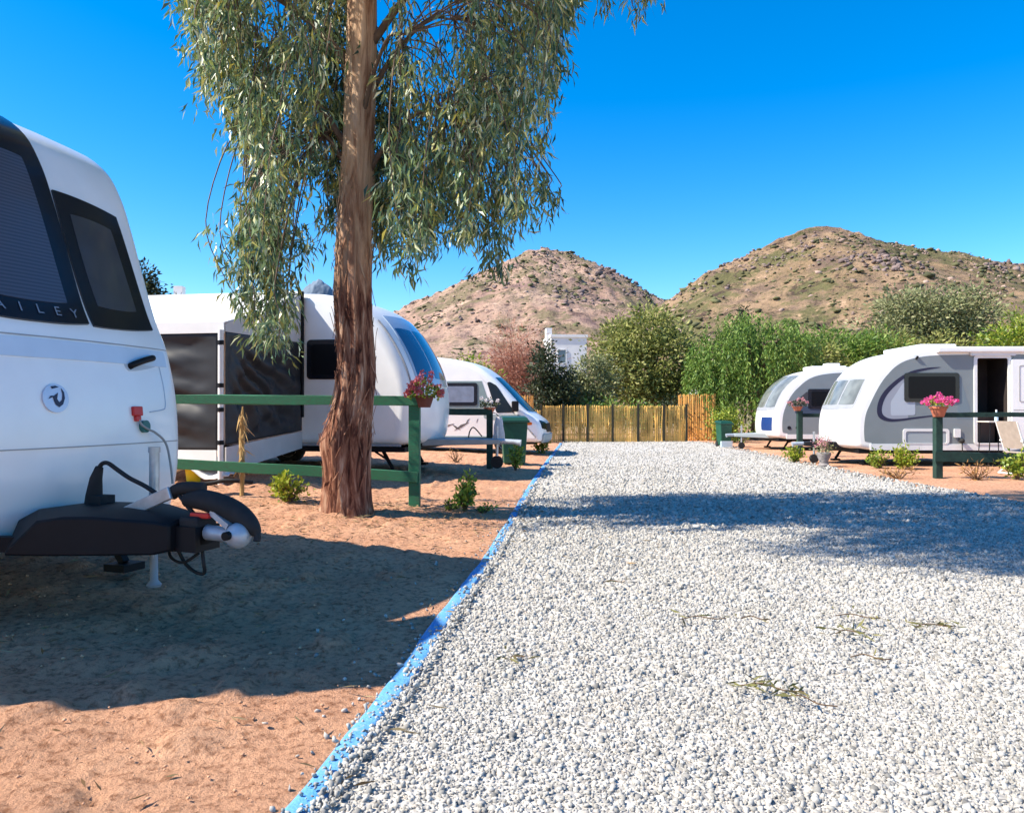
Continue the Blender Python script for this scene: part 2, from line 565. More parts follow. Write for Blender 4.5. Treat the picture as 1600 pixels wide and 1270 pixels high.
def build_road():
    ys = np.concatenate([np.arange(-8, 2, .5), np.arange(2, 30.6, .2)])
    ts = np.linspace(0, 1, 60)
    V = []
    for y in ys:
        a = kx(y) + .02; b = rx(y) + .16 * float(fbm(y * .9, 3.3, 3)) + .08
        for t in ts:
            x = a + (b - a) * t
            z = float(road_z(x, y)) - .035 * (1 - float(sstep(0, .35, b - x)))
            V.append((x, y, z))
    ny, nx = len(ys), len(ts)
    F = [(r * nx + c, r * nx + c + 1, (r + 1) * nx + c + 1, (r + 1) * nx + c) for r in range(ny - 1) for c in range(nx - 1)]
    o = fastmesh("gravel_road", V, F, 'gravel', smooth=True)
    tag(o, kind='structure')

    # loose stone chips, real geometry where the camera can tell them apart
    rs = np.random.RandomState(11)
    P = []; S = []
    def scatter(y0, y1, dens, r0, r1, x1f):
        area_w = x1f(y1) + 1.2 + 2.6
        n = int(dens * (y1 - y0) * area_w)
        y = rs.uniform(y0, y1, n); x = rs.uniform(-1.2, x1f(y1) + 2.6, n)
        ok = (x > kx(y) + .055 - .13 * rs.rand(n) ** 6 + .02 * fbm(y * 2.3, 7.7, 3)) & (x < rx(y) + .2) & ((x < x1f(y)) | ((x < x1f(y) + 2.6) & (rs.rand(n) < .45)))
        x, y = x[ok], y[ok]
        r = rs.uniform(r0, r1, len(x)) * rs.choice([.6, .8, 1, 1.0, 1.45], len(x))
        on_kerb = (x < kx(y) + .10)
        z = road_z(x, y) + r * rs.uniform(-.35, .35, len(x)) + np.where(on_kerb, .025, 0)
        P.append(np.stack([x, y, z], 1)); S.append(r)
    scatter(1.7, 3.4, 7200, .0050, .0100, lambda y: .78 * y + .5)
    scatter(3.4, 5.0, 4200, .0065, .0120, lambda y: .76 * y + .5)
    scatter(5.0, 8.0, 2300, .0085, .0150, lambda y: .74 * y + .5)
    scatter(8.0, 12.0, 800, .012, .021, lambda y: .72 * y + .5)
    scatter(12.0, 17.0, 330, .013, .022, lambda y: .72 * y + .5)
    scatter(17.0, 23.0, 170, .014, .022, lambda y: .72 * y + .5)
    scatter(23.0, 30.2, 90, .014, .022, lambda y: .72 * y + .5)
    # a few strays on the dirt beside the kerb
    n = 170
    y = 1.8 + 10 * rs.rand(n) ** 1.4; x = kx(y) - .03 - rs.exponential(.14, n)
    P.append(np.stack([x, y, gz(x, y) + .008], 1)); S.append(rs.uniform(.006, .013, n))
    P = np.concatenate(P); S = np.concatenate(S)
    g = (1 + 5 ** .5) / 2
    ico = np.array([(-1, g, 0), (1, g, 0), (-1, -g, 0), (1, -g, 0), (0, -1, g), (0, 1, g), (0, -1, -g), (0, 1, -g), (g, 0, -1), (g, 0, 1), (-g, 0, -1), (-g, 0, 1)]) / 1.9
    fi = np.array([(0, 11, 5), (0, 5, 1), (0, 1, 7), (0, 7, 10), (0, 10, 11), (1, 5, 9), (5, 11, 4), (11, 10, 2), (10, 7, 6), (7, 1, 8), (3, 9, 4), (3, 4, 2), (3, 2, 6), (3, 6, 8), (3, 8, 9), (4, 9, 5), (2, 4, 11), (6, 2, 10), (8, 6, 7), (9, 8, 1)])
    n = len(P)
    print("stones", n)
    B = ico[None] * rs.uniform(.35, 1.35, (n, 12, 1))
    sc = rs.uniform(.5, 1.5, (n, 1, 3))
    B = B * sc
    q = rs.normal(size=(n, 4)); q /= np.linalg.norm(q, axis=1, keepdims=True)
    w, a, b, c = q.T
    Rm = np.stack([1 - 2 * (b * b + c * c), 2 * (a * b - c * w), 2 * (a * c + b * w),
                   2 * (a * b + c * w), 1 - 2 * (a * a + c * c), 2 * (b * c - a * w),
                   2 * (a * c - b * w), 2 * (b * c + a * w), 1 - 2 * (a * a + b * b)], 1).reshape(n, 3, 3)
    B = np.einsum('nij,nkj->nki', Rm, B) * S[:, None, None] + P[:, None, :]
    F = (fi[None] + (np.arange(n) * 12)[:, None, None]).reshape(-1, 3)
    o = fastmesh("loose_gravel", B.reshape(-1, 3), F, 'stones')
    tag(o, "loose white crushed stone covering the drive between the plots", "gravel", kind='stuff')
build_road()

def build_kerb():
    m = mat('blue_painted_kerb', (.075, .28, .60), .75, var=.0, col2=(.13, .34, .60), vscale=9, bump=.4, bscale=60)
    nt = m.node_tree; b = nt.nodes["Principled BSDF"]
    # dust and bare concrete showing through the worn paint
    tc = nt.nodes.new("ShaderNodeTexCoord")
    n = nt.nodes.new("ShaderNodeTexNoise"); n.inputs['Scale'].default_value = 14; n.inputs['Detail'].default_value = 8; n.inputs['Roughness'].default_value = .7
    nt.links.new(tc.outputs['Object'], n.inputs['Vector'])
    r = nt.nodes.new("ShaderNodeValToRGB")
    r.color_ramp.elements[0].position = .60; r.color_ramp.elements[0].color = (0, 0, 0, 1)
    r.color_ramp.elements[1].position = .75; r.color_ramp.elements[1].color = (.85, .85, .85, 1)
    nt.links.new(n.outputs[0], r.inputs[0])
    mx = nt.nodes.new("ShaderNodeMix"); mx.data_type = 'RGBA'
    src = b.inputs['Base Color'].links[0].from_socket
    nt.links.new(r.outputs[0], mx.inputs[0]); nt.links.new(src, mx.inputs[6]); mx.inputs[7].default_value = (.50, .42, .36, 1)
    nt.links.new(mx.outputs[2], b.inputs['Base Color'])
    M['kerb'] = m
    ys = np.arange(-8, 28.5, .12)
    V = []; F = []
    for y in ys:
        k = float(kx(y)); w = .042 + .016 * float(fbm(y * 3.1, 9.1, 3)); w2 = .046 + .018 * float(fbm(y * 2.7, 21.1, 3))
        z = .022 + .012 * float(fbm(y * 2, 4.4, 2))
        V += [(k - w - .03, y, -.08), (k - w, y, z - .006), (k - w + .015, y, z), (k + w2 - .015, y, z), (k + w2, y, z - .006), (k + w2 + .02, y, -.08)]
    for r in range(len(ys) - 1):
        for c in range(5):
            a = r * 6 + c
            F.append((a, a + 1, a + 7, a + 6))
    o = fastmesh("painted_kerb", V, F, 'kerb')
    tag(o, kind='structure')
build_kerb()

# pebbles and clods on the dirt
def build_pebbles():
    rs = np.random.RandomState(5)
    n = 1000
    y = 2.2 + 8.5 * rs.rand(n) ** 1.5
    x = kx(y) - .1 - rs.rand(n) * (.75 * y * .9 + .3)
    r = rs.uniform(.004, .010, n) * rs.choice([.5, .7, .9, 1.2], n)
    P = np.stack([x, y, gz(x, y) + .012 + 0.030 * fbm(x * 2.1, y * 2.1, 3)], 1)
    octa = np.array([(1, 0, 0), (0, 1, 0), (-1, 0, 0), (0, -1, 0), (0, 0, .8), (0, 0, -.8)])
    fi = np.array([(0, 1, 4), (1, 2, 4), (2, 3, 4), (3, 0, 4), (1, 0, 5), (2, 1, 5), (3, 2, 5), (0, 3, 5)])
    B = octa[None] * rs.uniform(.6, 1.4, (n, 6, 1))
    a = rs.rand(n) * 6.28
    ca, sa = np.cos(a)[:, None], np.sin(a)[:, None]
    B = np.stack([B[:, :, 0] * ca - B[:, :, 1] * sa, B[:, :, 0] * sa + B[:, :, 1] * ca, B[:, :, 2]], 2)
    B = B * r[:, None, None] + P[:, None]
    F = (fi[None] + (np.arange(n) * 6)[:, None, None]).reshape(-1, 3)
    M['pebble'] = mat('dusty_pebble', (.56, .31, .18), .95, island=.25)
    o = fastmesh("dirt_pebbles", B.reshape(-1, 3), F, 'pebble')
    tag(o, "small clods and pebbles strewn over the red dirt verge", "pebbles", kind='stuff')
build_pebbles()

# ================================================================== HILLS
def hill_material(name, soil, scrub, rock, k=1.0):
    soil = tuple(tuple(q * .80 * k for q in c) for c in soil); rock = tuple(q * .62 for q in rock); scrub = tuple(q * .75 for q in scrub)
    m = bpy.data.materials.new(name); m.use_nodes = True
    nt = m.node_tree; b = nt.nodes["Principled BSDF"]
    b.inputs['Roughness'].default_value = .95; b.inputs['Specular IOR Level'].default_value = .1
    tc = nt.nodes.new("ShaderNodeTexCoord")
    def N(sc, det, ro=.6):
        n = nt.nodes.new("ShaderNodeTexNoise"); n.inputs['Scale'].default_value = sc; n.inputs['Detail'].default_value = det; n.inputs['Roughness'].default_value = ro
        nt.links.new(tc.outputs['Object'], n.inputs['Vector']); return n.outputs[0]
    def RR(s, p0, p1):
        r = nt.nodes.new("ShaderNodeMapRange"); r.inputs['From Min'].default_value = p0; r.inputs['From Max'].default_value = p1
        nt.links.new(s, r.inputs[0]); return r.outputs[0]
    def MX(f, a, c):
        x = nt.nodes.new("ShaderNodeMix"); x.data_type = 'RGBA'
        nt.links.new(f, x.inputs[0])
        if isinstance(a, tuple): x.inputs[6].default_value = (*a, 1)
        else: nt.links.new(a, x.inputs[6])
        if isinstance(c, tuple): x.inputs[7].default_value = (*c, 1)
        else: nt.links.new(c, x.inputs[7])
        return x.outputs[2]
    c = MX(RR(N(.02, 5), .4, .62), soil[0], soil[1])
    c = MX(RR(N(.035, 6, .65), .50, .64), c, rock)
    c = MX(RR(N(.016, 10, .78), .49, .55), c, scrub)
    c = MX(RR(N(.06, 8, .8), .55, .60), c, tuple(q * .5 for q in rock))
    c = MX(RR(N(.045, 8, .8), .60, .66), c, tuple(q * 1.35 for q in soil[1]))
    c = MX(RR(N(.30, 4, .6), .56, .68), c, tuple(s * .55 for s in scrub))
    nt.links.new(c, b.inputs['Base Color'])
    bp = nt.nodes.new("ShaderNodeBump"); bp.inputs['Strength'].default_value = .9; bp.inputs['Distance'].default_value = 4
    nt.links.new(N(.12, 8, .7), bp.inputs['Height']); nt.links.new(bp.outputs[0], b.inputs['Normal'])
    return m
M['hill_a'] = hill_material('pink_tan_hillside', ((.40, .255, .19), (.50, .345, .255)), (.25, .20, .12), (.36, .23, .20), 1.1)
M['hill_b'] = hill_material('olive_tan_hillside', ((.30, .205, .12), (.42, .28, .175)), (.17, .155, .07), (.25, .17, .13))
M['hill_c'] = mat('haze_blue_rock', (.16, .21, .27), .95, var=.35, vscale=.01, bump=.0)  # grey-blue tone puts the distance haze into the colour
M['boulder'] = mat('hillside_rock', (.29, .205, .165), .95, island=.4)
M['scrub'] = mat('hillside_scrub', (.095, .095, .042), .95, island=.45)

def build_hill(name, ridge, Yr, front, back, matname, amp, extras=True, seed=0):
    """ridge: photo outline turned into a ridge line at distance Yr; slopes run forward and back from it"""
    rp = np.array([((px - 800) / 1200 * Yr, (640 - py) / 1200 * Yr + EYE) for px, py in ridge])
    xs = np.linspace(rp[0, 0], rp[-1, 0], 300)
    t = np.concatenate([np.linspace(-1, 0, 100), np.linspace(0, 1, 24)[1:]])
    X, T = np.meshgrid(xs, t)
    ripple = 1 + .10 * fbm(X / 90 + seed, T * 3, 3)
    Y = Yr + np.where(T < 0, T * front, T * back) + 30 * fbm(X / 140 + 3 + seed, T * 2, 3) * (np.abs(T) > .02)
    H = np.interp(X, rp[:, 0], rp[:, 1])
    prof = np.where(T < 0, (1 + T) ** 1.35 * (1 - .10 * np.sin(np.pi * (1 + T)) * 0), (1 - T) ** 1.5)
    # shoulders: lower slopes spread wider than the crest
    Z = H * prof * (1 + (ripple - 1) * (np.abs(T) > 0.0) * np.minimum(1, np.abs(T) * 6))
    n1 = fbm(X / 38 + seed * 3, Y / 38, 5); n2 = np.abs(fbm(X / 14, Y / 14 + seed, 4)); n3 = fbm(X / 5, Y / 5, 3)
    gully = np.abs(fbm(X / 30 + T * 1.5 + seed * 5, T * 2.2, 4))
    Z = Z + amp * (3.2 * n1 + 5.0 * n2 + 2.0 * n3 + 7.0 * (gully - .25) * np.clip(-T * 3, 0, 1) * (T < 0)) * np.clip(H / 25, 0, 1) * prof ** .5
    Z = np.where(np.abs(T) >= .999, -3, Z)
    ny, nx = X.shape
    V = np.stack([X.ravel(), Y.ravel(), Z.ravel()], 1)
    i = np.arange((ny - 1) * (nx - 1)); r = i // (nx - 1); c = i % (nx - 1); a = r * nx + c
    F = np.stack([a, a + 1, a + nx + 1, a + nx], 1)
    o = fastmesh(name, V, F, matname, smooth=True)
    tag(o, kind='structure')
    return X, Y, Z, H

def blobs(name, P, S, matname, seed, flat=.7):
    rs = np.random.RandomState(seed)
    g = (1 + 5 ** .5) / 2
    ico = np.array([(-1, g, 0), (1, g, 0), (-1, -g, 0), (1, -g, 0), (0, -1, g), (0, 1, g), (0, -1, -g), (0, 1, -g), (g, 0, -1), (g, 0, 1), (-g, 0, -1), (-g, 0, 1)]) / 1.9
    fi = np.array([(0, 11, 5), (0, 5, 1), (0, 1, 7), (0, 7, 10), (0, 10, 11), (1, 5, 9), (5, 11, 4), (11, 10, 2), (10, 7, 6), (7, 1, 8), (3, 9, 4), (3, 4, 2), (3, 2, 6), (3, 6, 8), (3, 8, 9), (4, 9, 5), (2, 4, 11), (6, 2, 10), (8, 6, 7), (9, 8, 1)])
    n = len(P)
    B = ico[None] * rs.uniform(.5, 1.4, (n, 12, 1)) * rs.uniform(.6, 1.5, (n, 1, 3)) * np.array([1, 1, flat])
    B = B * S[:, None, None] + P[:, None]
    F = (fi[None] + (np.arange(n) * 12)[:, None, None]).reshape(-1, 3)
    return fastmesh(name, B.reshape(-1, 3), F, matname)

def cover(nm, X, Y, Z, H, nrock, nscrub, seed):
    rs = np.random.RandomState(seed)
    ny = X.shape[0]
    def pick(n, crest):
        P = []
        fld = 1.6 * fbm(X / 45 + seed, Y / 45, 5)
        r = np.clip((99 * (1 - rs.rand(n * 4) ** crest)).astype(int) + rs.randint(0, 6, n * 4), 0, 103)
        c = rs.randint(2, X.shape[1] - 2, n * 4)
        ok = (H[r, c] > 18) & (rs.rand(n * 4) < sstep(-.35, .5, fld[r, c]) + .08)
        r, c = r[ok][:n], c[ok][:n]
        jx = rs.uniform(-.5, .5, len(r)) * (X[0, 1] - X[0, 0]); jy = rs.uniform(-1, 1, len(r)) * 1.5
        return np.stack([X[r, c] + jx, Y[r, c] + jy, Z[r, c]], 1)
    P = pick(nrock, 1.7); S = rs.uniform(.4, .95, len(P)) * rs.choice([.6, .7, .8, 1.0, 1.9], len(P))
    o = blobs(nm + "_rocks", P, S, 'boulder', seed)
    tag(o, "weathered boulders strewn over the slope of the " + nm.replace('_', ' '), "rocks", kind='stuff')
    P = pick(nscrub, 1.0); S = rs.uniform(.5, 1.7, len(P)) * rs.choice([.7, 1, 1, 1.7], len(P))
    o = blobs(nm + "_scrub", P, S, 'scrub', seed + 1, .6)
    tag(o, "dark dry scrub dotted over the slope of the " + nm.replace('_', ' '), "scrub", kind='stuff')

far_ridge = [(380, 640), (440, 560), (520, 520), (600, 498), (640, 474), (690, 457), (720, 440), (760, 422), (800, 408), (825, 396), (850, 391), (885, 397), (920, 408), (955, 423), (980, 436), (1005, 455), (1040, 470), (1100, 500), (1200, 560), (1300, 640)]
near_ridge = [(880, 640), (940, 560), (1000, 500), (1040, 468), (1075, 445), (1110, 422), (1150, 407), (1180, 392), (1215, 376), (1250, 362), (1285, 355), (1310, 355), (1345, 366), (1390, 382), (1430, 389), (1470, 395), (1510, 402), (1560, 412), (1600, 416), (1680, 424), (1780, 440), (1900, 470), (2050, 520), (2250, 640)]
def outcrops(nm, hill, spots, seed):
    """dark broken ledges of rock at named places of the slope"""
    X, Y, Z, H = hill; rs = np.random.RandomState(seed)
    px = 800 + X / Y * 1200; py = 640 - (Z - EYE) / Y * 1200
    P = []; S = []
    for (a, b, n, wx, wy, sz) in spots:
        for _ in range(n):
            d = (px[:100] - a - rs.normal() * wx) ** 2 + (py[:100] - b - rs.normal() * wy) ** 2
            r, c = np.unravel_index(np.argmin(d), d.shape)
            P.append((X[r, c] + rs.normal(), Y[r, c] + rs.normal(), Z[r, c])); S.append(sz * rs.uniform(.5, 1.5))
    o = blobs(nm + "_ledges", np.array(P), np.array(S), 'ledge', seed, .75)
    tag(o, "dark broken rock ledges on the " + nm.replace('_', ' '), "rocks", kind='stuff')
M['ledge'] = mat('dark_ledge_rock', (.17, .125, .115), .95, island=.5)
a = build_hill("far_hill", far_ridge, 760, 430, 300, 'hill_a', 1.0, seed=1)
cover("far_hill", *a, 3800, 3600, 21)
outcrops("far_hill", a, [(895, 465, 60, 26, 8, 2.0), (960, 425, 60, 24, 7, 1.9), (850, 396, 40, 26, 3, 1.5), (770, 440, 30, 30, 8, 1.6), (1000, 455, 30, 14, 5, 1.7), (700, 500, 30, 40, 10, 1.5)], 71)
a = build_hill("near_hill", near_ridge, 540, 330, 260, 'hill_b', .75, seed=2)
cover("near_hill", *a, 3600, 5200, 31)
outcrops("near_hill", a, [(1365, 404, 80, 26, 5, 1.5), (1400, 415, 50, 24, 6, 1.3), (1190, 412, 50, 26, 8, 1.1), (1300, 372, 40, 30, 5, 1.0), (1240, 395, 60, 50, 12, .9), (1560, 418, 70, 40, 4, 1.4), (1320, 405, 50, 50, 8, 1.0), (1100, 445, 30, 26, 9, 1.0)], 72)
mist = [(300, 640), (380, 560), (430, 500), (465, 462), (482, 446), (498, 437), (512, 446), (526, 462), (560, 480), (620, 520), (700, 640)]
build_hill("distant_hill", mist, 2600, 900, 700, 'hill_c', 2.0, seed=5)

# ================================================================== TREES AND SHRUBS
M['leaf_olive'] = leafmat('olive_yellow_leaves', [(0.096, 0.120, 0.029), (0.171, 0.198, 0.046), (0.267, 0.281, 0.078), (0.384, 0.371, 0.130)], .6, .3, .25)
M['leaf_grey'] = leafmat('grey_green_leaves', [(0.100, 0.125, 0.050), (0.175, 0.200, 0.088), (0.263, 0.275, 0.125), (0.362, 0.350, 0.188)], .6, .3, .2)
M['leaf_fresh'] = leafmat('fresh_green_leaves', [(0.046, 0.107, 0.016), (0.099, 0.185, 0.029), (0.166, 0.262, 0.046), (0.260, 0.335, 0.072)], .55, .35, .3)
M['leaf_dark'] = leafmat('dark_green_leaves', [(.012, .022, .010), (.022, .038, .015), (.040, .058, .022), (.08, .095, .04)], .5, .4, .15)
M['leaf_lime'] = leafmat('lime_green_leaves', [(.11, .17, .015), (.20, .27, .02), (.30, .35, .03), (.42, .42, .05)], .5, .4, .35)
M['leaf_bush'] = leafmat('mid_green_shrub_leaves', [(0.060, 0.114, 0.014), (0.132, 0.216, 0.024), (0.276, 0.348, 0.036), (0.432, 0.444, 0.072)], .5, .4, .3)
M['leaf_red'] = leafmat('bare_pinkish_twigs', [(0.250, 0.100, 0.062), (0.362, 0.157, 0.104), (0.450, 0.209, 0.142), (0.500, 0.266, 0.190)], .8, .2, .1)
M['leaf_dry'] = leafmat('dry_brown_leaves', [(.25, .12, .04), (.38, .20, .07), (.48, .30, .12)], .8, .2, .15)
M['bark'] = mat('brown_tree_bark', (.16, .11, .075), .9, var=.4, vscale=8, bump=.5, bscale=25)

def noise_dirs(rs, n):
    return unit(rs.normal(size=(n, 3)))

def crown_mesh(name, ells, nclump, nleaf, ll, lw, matname, seed, parent, hang=0.0, spread=.28, shell=.55):
    """leaf clumps through the outer part of a few overlapping ellipsoids"""
    rs = np.random.RandomState(seed)
    P = []; D = []
    vols = np.array([e[3] * e[4] * e[5] for e in ells]) ** .75
    for e, w in zip(ells, vols / vols.sum()):
        n = max(3, int(nclump * w))
        d = noise_dirs(rs, n)
        r = (shell + (1 - shell) * rs.rand(n)) * (0.88 + .24 * rs.rand(n))
        c = np.array(e[:3]) + d * r[:, None] * np.array(e[3:6])
        k = rs.poisson(nleaf, n) + 4
        for ci, ki, di in zip(c, k, d):
            s = spread * (0.6 + .8 * rs.rand())
            q = rs.normal(size=(ki, 3)) * s * np.array([1, 1, .75])
            P.append(ci + q)
            o = unit(q + di * s * .6 + rs.normal(size=(ki, 3)) * .15)
            o[:, 2] -= hang
            D.append(o)
    P = np.concatenate(P); D = np.concatenate(D)
    ok = P[:, 2] > 0.03
    P, D = P[ok], D[ok]
    n = len(P)
    V, F = leaf_arrays(P, D, rs.uniform(.6, 1.35, n) * ll, rs.uniform(.6, 1.3, n) * lw, rs)
    return fastmesh(name, V, F, matname, parent)

def trunk_mesh(name, base, ells, r, seed, parent, mname='bark'):
    q = random.Random(seed)
    mb = MB()
    b = Vector(base)
    c0 = Vector(ells[0][:3])
    fork = b.lerp(c0, .45); fork.x += q.uniform(-.15, .15)
    mb.tube([b - Vector((0, 0, .15)), b + (fork - b) * .5 + Vector((q.uniform(-.08, .08), 0, 0)), fork], [r * 1.35, r, r * .8], 9)
    for e in ells:
        for j in range(3):
            t = Vector((e[0] + q.uniform(-.6, .6) * e[3], e[1] + q.uniform(-.6, .6) * e[4], e[2] + q.uniform(-.2, .7) * e[5]))
            m = fork.lerp(t, .5) + Vector((q.uniform(-.2, .2), q.uniform(-.2, .2), q.uniform(0, .3)))
            mb.tube([fork, m, t], [r * .6, r * .36, r * .1], 6)
    return mb.build(name, mname, parent, smooth=60)

def tree(name, label, cat, x, y, ells, nclump, nleaf, ll, lw, m, seed, r=.15, hang=0, spread=.28, group=None, shell=.55, z=None):
    """ells are relative to the foot of the tree"""
    t = thing(name, label, cat, (x, y, float(gz(x, y)) if z is None else z), 0, group)
    crown_mesh('crown', ells, nclump, nleaf, ll, lw, m, seed, t, hang, spread, shell)
    trunk_mesh('trunk', (0, 0, 0), ells, r, seed, t)
    return t

TG = 'trees beyond the cane fence'
tree('round_tree', 'dense rounded olive tree behind the middle of the cane fence', 'tree', 6.2, 35.5,
     [(0, 0, 3.5, 2.3, 2.2, 2.1), (-.9, -.3, 2.7, 1.7, 1.6, 1.5), (1.0, -.4, 3.2, 1.55, 1.5, 1.7), (.2, 0, 4.8, 1.45, 1.4, 1.2), (-1.35, 0, 4.2, 1.05, 1.2, 1.0), (1.3, -.3, 2.1, 1.2, 1.2, 1.0)],
     420, 34, .20, .10, 'leaf_olive', 41, .16, spread=.26, group=TG, shell=.62)
tree('dark_evergreen', 'small dark evergreen tree behind the fence, in front of the white house', 'tree', 1.45, 31.6,
     [(0, 0, 1.7, .85, .8, 1.0), (-.1, 0, 2.7, .6, .6, .8), (.25, 0, 1.2, .7, .7, .8), (-.2, 0, 3.4, .35, .35, .55), (.7, 0, 2.4, .5, .5, .6)],
     200, 34, .15, .075, 'leaf_dark', 42, .09, spread=.17, group=TG)
tree('bare_tree', 'leafless pinkish brown tree with a haze of fine twigs', 'tree', .1, 38,
     [(0, 0, 3.3, 1.6, 1.3, 2.0), (.7, 0, 2.6, 1.1, 1.0, 1.7), (-.9, 0, 2.2, 1.2, 1.0, 1.6)],
     420, 32, .34, .022, 'leaf_red', 43, .09, spread=.3, group=TG, shell=.2)
tree('lime_shrub', 'bright yellow green shrub showing above the motorhome roof', 'shrub', -1.9, 35,
     [(0, 0, 2.5, 1.0, 1.0, 1.1), (-.9, 0, 2.3, .8, .8, .9), (.8, 0, 2.2, .6, .8, .9)],
     110, 30, .18, .085, 'leaf_bush', 44, .07, spread=.22, group=TG)
tree('pale_shrub', 'pale olive shrub between the dark evergreen and the round tree', 'shrub', 2.95, 33,
     [(0, 0, 1.6, .9, .8, 1.1), (.6, 0, 2.5, .85, .7, 1.1), (-.4, 0, 1.9, .7, .6, .9)],
     220, 30, .16, .08, 'leaf_grey', 45, .06, spread=.2, group=TG)
tree('hedge_shrub', 'low green hedge shrub just behind the cane fence top', 'shrub', 3.9, 31.4,
     [(0, 0, 1.05, 1.3, .5, .65), (1.2, 0, 1.0, 1.0, .5, .6), (-1.2, 0, 1.0, .9, .5, .6)],
     110, 26, .13, .07, 'leaf_fresh', 46, .05, spread=.16, group=TG)
tree('hedge_shrub', 'darker low shrub behind the last panels of the cane fence', 'shrub', 7.0, 31.6,
     [(0, 0, 1.0, 1.1, .5, .75), (-.9, 0, .95, .8, .5, .6)],
     80, 26, .13, .07, 'leaf_dark', 47, .05, spread=.16, group=TG)
tree('corner_shrub', 'leafy green shrub growing at the end of the cane fence', 'shrub', 8.15, 29.3,
     [(0, 0, .65, .45, .4, .6), (.35, -.1, .5, .4, .35, .5), (-.2, 0, .95, .32, .3, .4)],
     80, 24, .11, .06, 'leaf_bush', 48, .04, spread=.13)

def weeping_tree():
    t = thing('pepper_tree', 'large weeping pepper tree with fine hanging foliage beside the far caravan', 'tree', (10.3, 32.5, 0), 0, TG)
    rs = np.random.RandomState(61)
    P = []; D = []
    # hanging curtains: start points over a dome, each falls with a small sideways wander
    for k in range(640):
        a = rs.uniform(0, 6.283); rr = math.sqrt(rs.rand()) * 2.95
        x, y = rr * math.cos(a), rr * math.sin(a) * .8
        top = 5.45 - .23 * rr ** 2 * .8 + .55 * float(vnoise(x * 1.1 + 4, y * 1.1)) * 2
        ln = rs.uniform(.8, 2.0) + (1.6 if (x < -1.2 and rs.rand() < .5) else 0)
        z0 = top - rs.rand() ** 1.6 * 2.6
        n = int(ln * 30)
        tt = np.sort(rs.rand(n))
        w = np.cumsum(rs.normal(size=(2,))) * .12
        px = x + w[0] * tt + .12 * np.sin(tt * 3 + a) + rs.normal(size=n) * .05
        py = y + w[1] * tt + rs.normal(size=n) * .05
        pz = z0 - ln * tt
        P.append(np.stack([px, py, pz], 1))
        d = rs.normal(size=(n, 3)) * .6; d[:, 2] = -.9
        D.append(d)
    P = np.concatenate(P); D = np.concatenate(D)
    ok = P[:, 2] > .12
    P, D = P[ok], D[ok]
    n = len(P)
    V, F = leaf_arrays(P, D, rs.uniform(.10, .24, n), rs.uniform(.04, .075, n), rs)
    fastmesh('crown', V, F, 'leaf_fresh', t)
    mb = MB()
    mb.tube([(0, 0, -.2), (.1, 0, .8), (-.05, .1, 1.7), (.1, 0, 2.6)], [.32, .24, .22, .17], 10)
    for a in range(9):
        an = a * .7
        mb.tube([(0, .05, 1.7 + .1 * a), (math.cos(an) * 1.0, math.sin(an) * .8, 3.2 + .12 * a), (math.cos(an) * 2.1, math.sin(an) * 1.6, 4.0)], [.12, .07, .02], 6)
    mb.build('trunk', 'bark', t, smooth=60)
weeping_tree()

tree('grey_tree', 'tall grey green tree standing highest behind the white caravans', 'tree', 24.3, 44,
     [(0, 0, 6.5, 2.3, 2, 1.7), (-1.9, 0, 6.9, 1.5, 1.5, 1.3), (1.7, 0, 6.6, 1.7, 1.6, 1.7), (-2.6, 0, 5.0, 2.1, 1.8, 1.6), (1.2, 0, 4.9, 2.0, 1.8, 1.5)],
     460, 30, .24, .11, 'leaf_grey', 51, .2, spread=.34, group=TG)
tree('olive_tree', 'yellow olive tree behind the roof of the far caravan', 'tree', 16.2, 39,
     [(0, 0, 3.6, 2.2, 1.8, 1.7), (-1.6, 0, 3.4, 1.4, 1.4, 1.4), (1.9, 0, 3.8, 1.7, 1.6, 1.4)],
     300, 32, .21, .10, 'leaf_fresh', 52, .16, spread=.3, group=TG)
tree('olive_tree', 'sunlit yellow green tree behind the open caravan roof', 'tree', 20.0, 40,
     [(0, 0, 3.6, 2.4, 1.8, 1.7), (2.2, 0, 3.7, 2.0, 1.6, 1.5), (-1.6, 0, 3.3, 1.5, 1.4, 1.5)],
     300, 32, .21, .10, 'leaf_olive', 53, .16, spread=.3, group=TG)
tree('olive_tree', 'bushy green tree at the outer end of the row behind the caravans', 'tree', 26.3, 39,
     [(0, 0, 4.2, 2.2, 1.8, 2.0), (2.0, 0, 4.4, 2.0, 1.6, 2.0), (-1.6, 0, 3.6, 1.6, 1.5, 1.6)],
     300, 32, .21, .10, 'leaf_bush', 54, .16, spread=.3, group=TG)
tree('olive_tree', 'low olive bush between the pepper tree and the caravan roofs', 'tree', 13.4, 37,
     [(0, 0, 2.8, 1.8, 1.5, 1.6), (1.3, 0, 3.3, 1.3, 1.3, 1.2)],
     200, 32, .20, .10, 'leaf_olive', 55, .14, spread=.28, group=TG)
tree('cypress', 'thin dark cypress standing out against the near hill', 'tree', 21.2, 70,
     [(0, 0, 6.0, .55, .5, 4.0), (0, 0, 9.3, .3, .3, 1.3)], 150, 26, .25, .12, 'leaf_dark', 56, .12, spread=.2)
tree('pine_tree', 'dark pine rising behind the white awning roof', 'tree', -21.0, 44,
     [(-.3, 0, 6.8, 1.4, 1.4, 1.5), (-.1, 0, 8.5, .45, .6, 1.2), (.9, 0, 6.6, 1.2, 1.3, .9), (2.6, 0, 6.4, 1.2, 1.1, .7)],
     300, 34, .26, .12, 'leaf_dark', 57, .2, spread=.3)

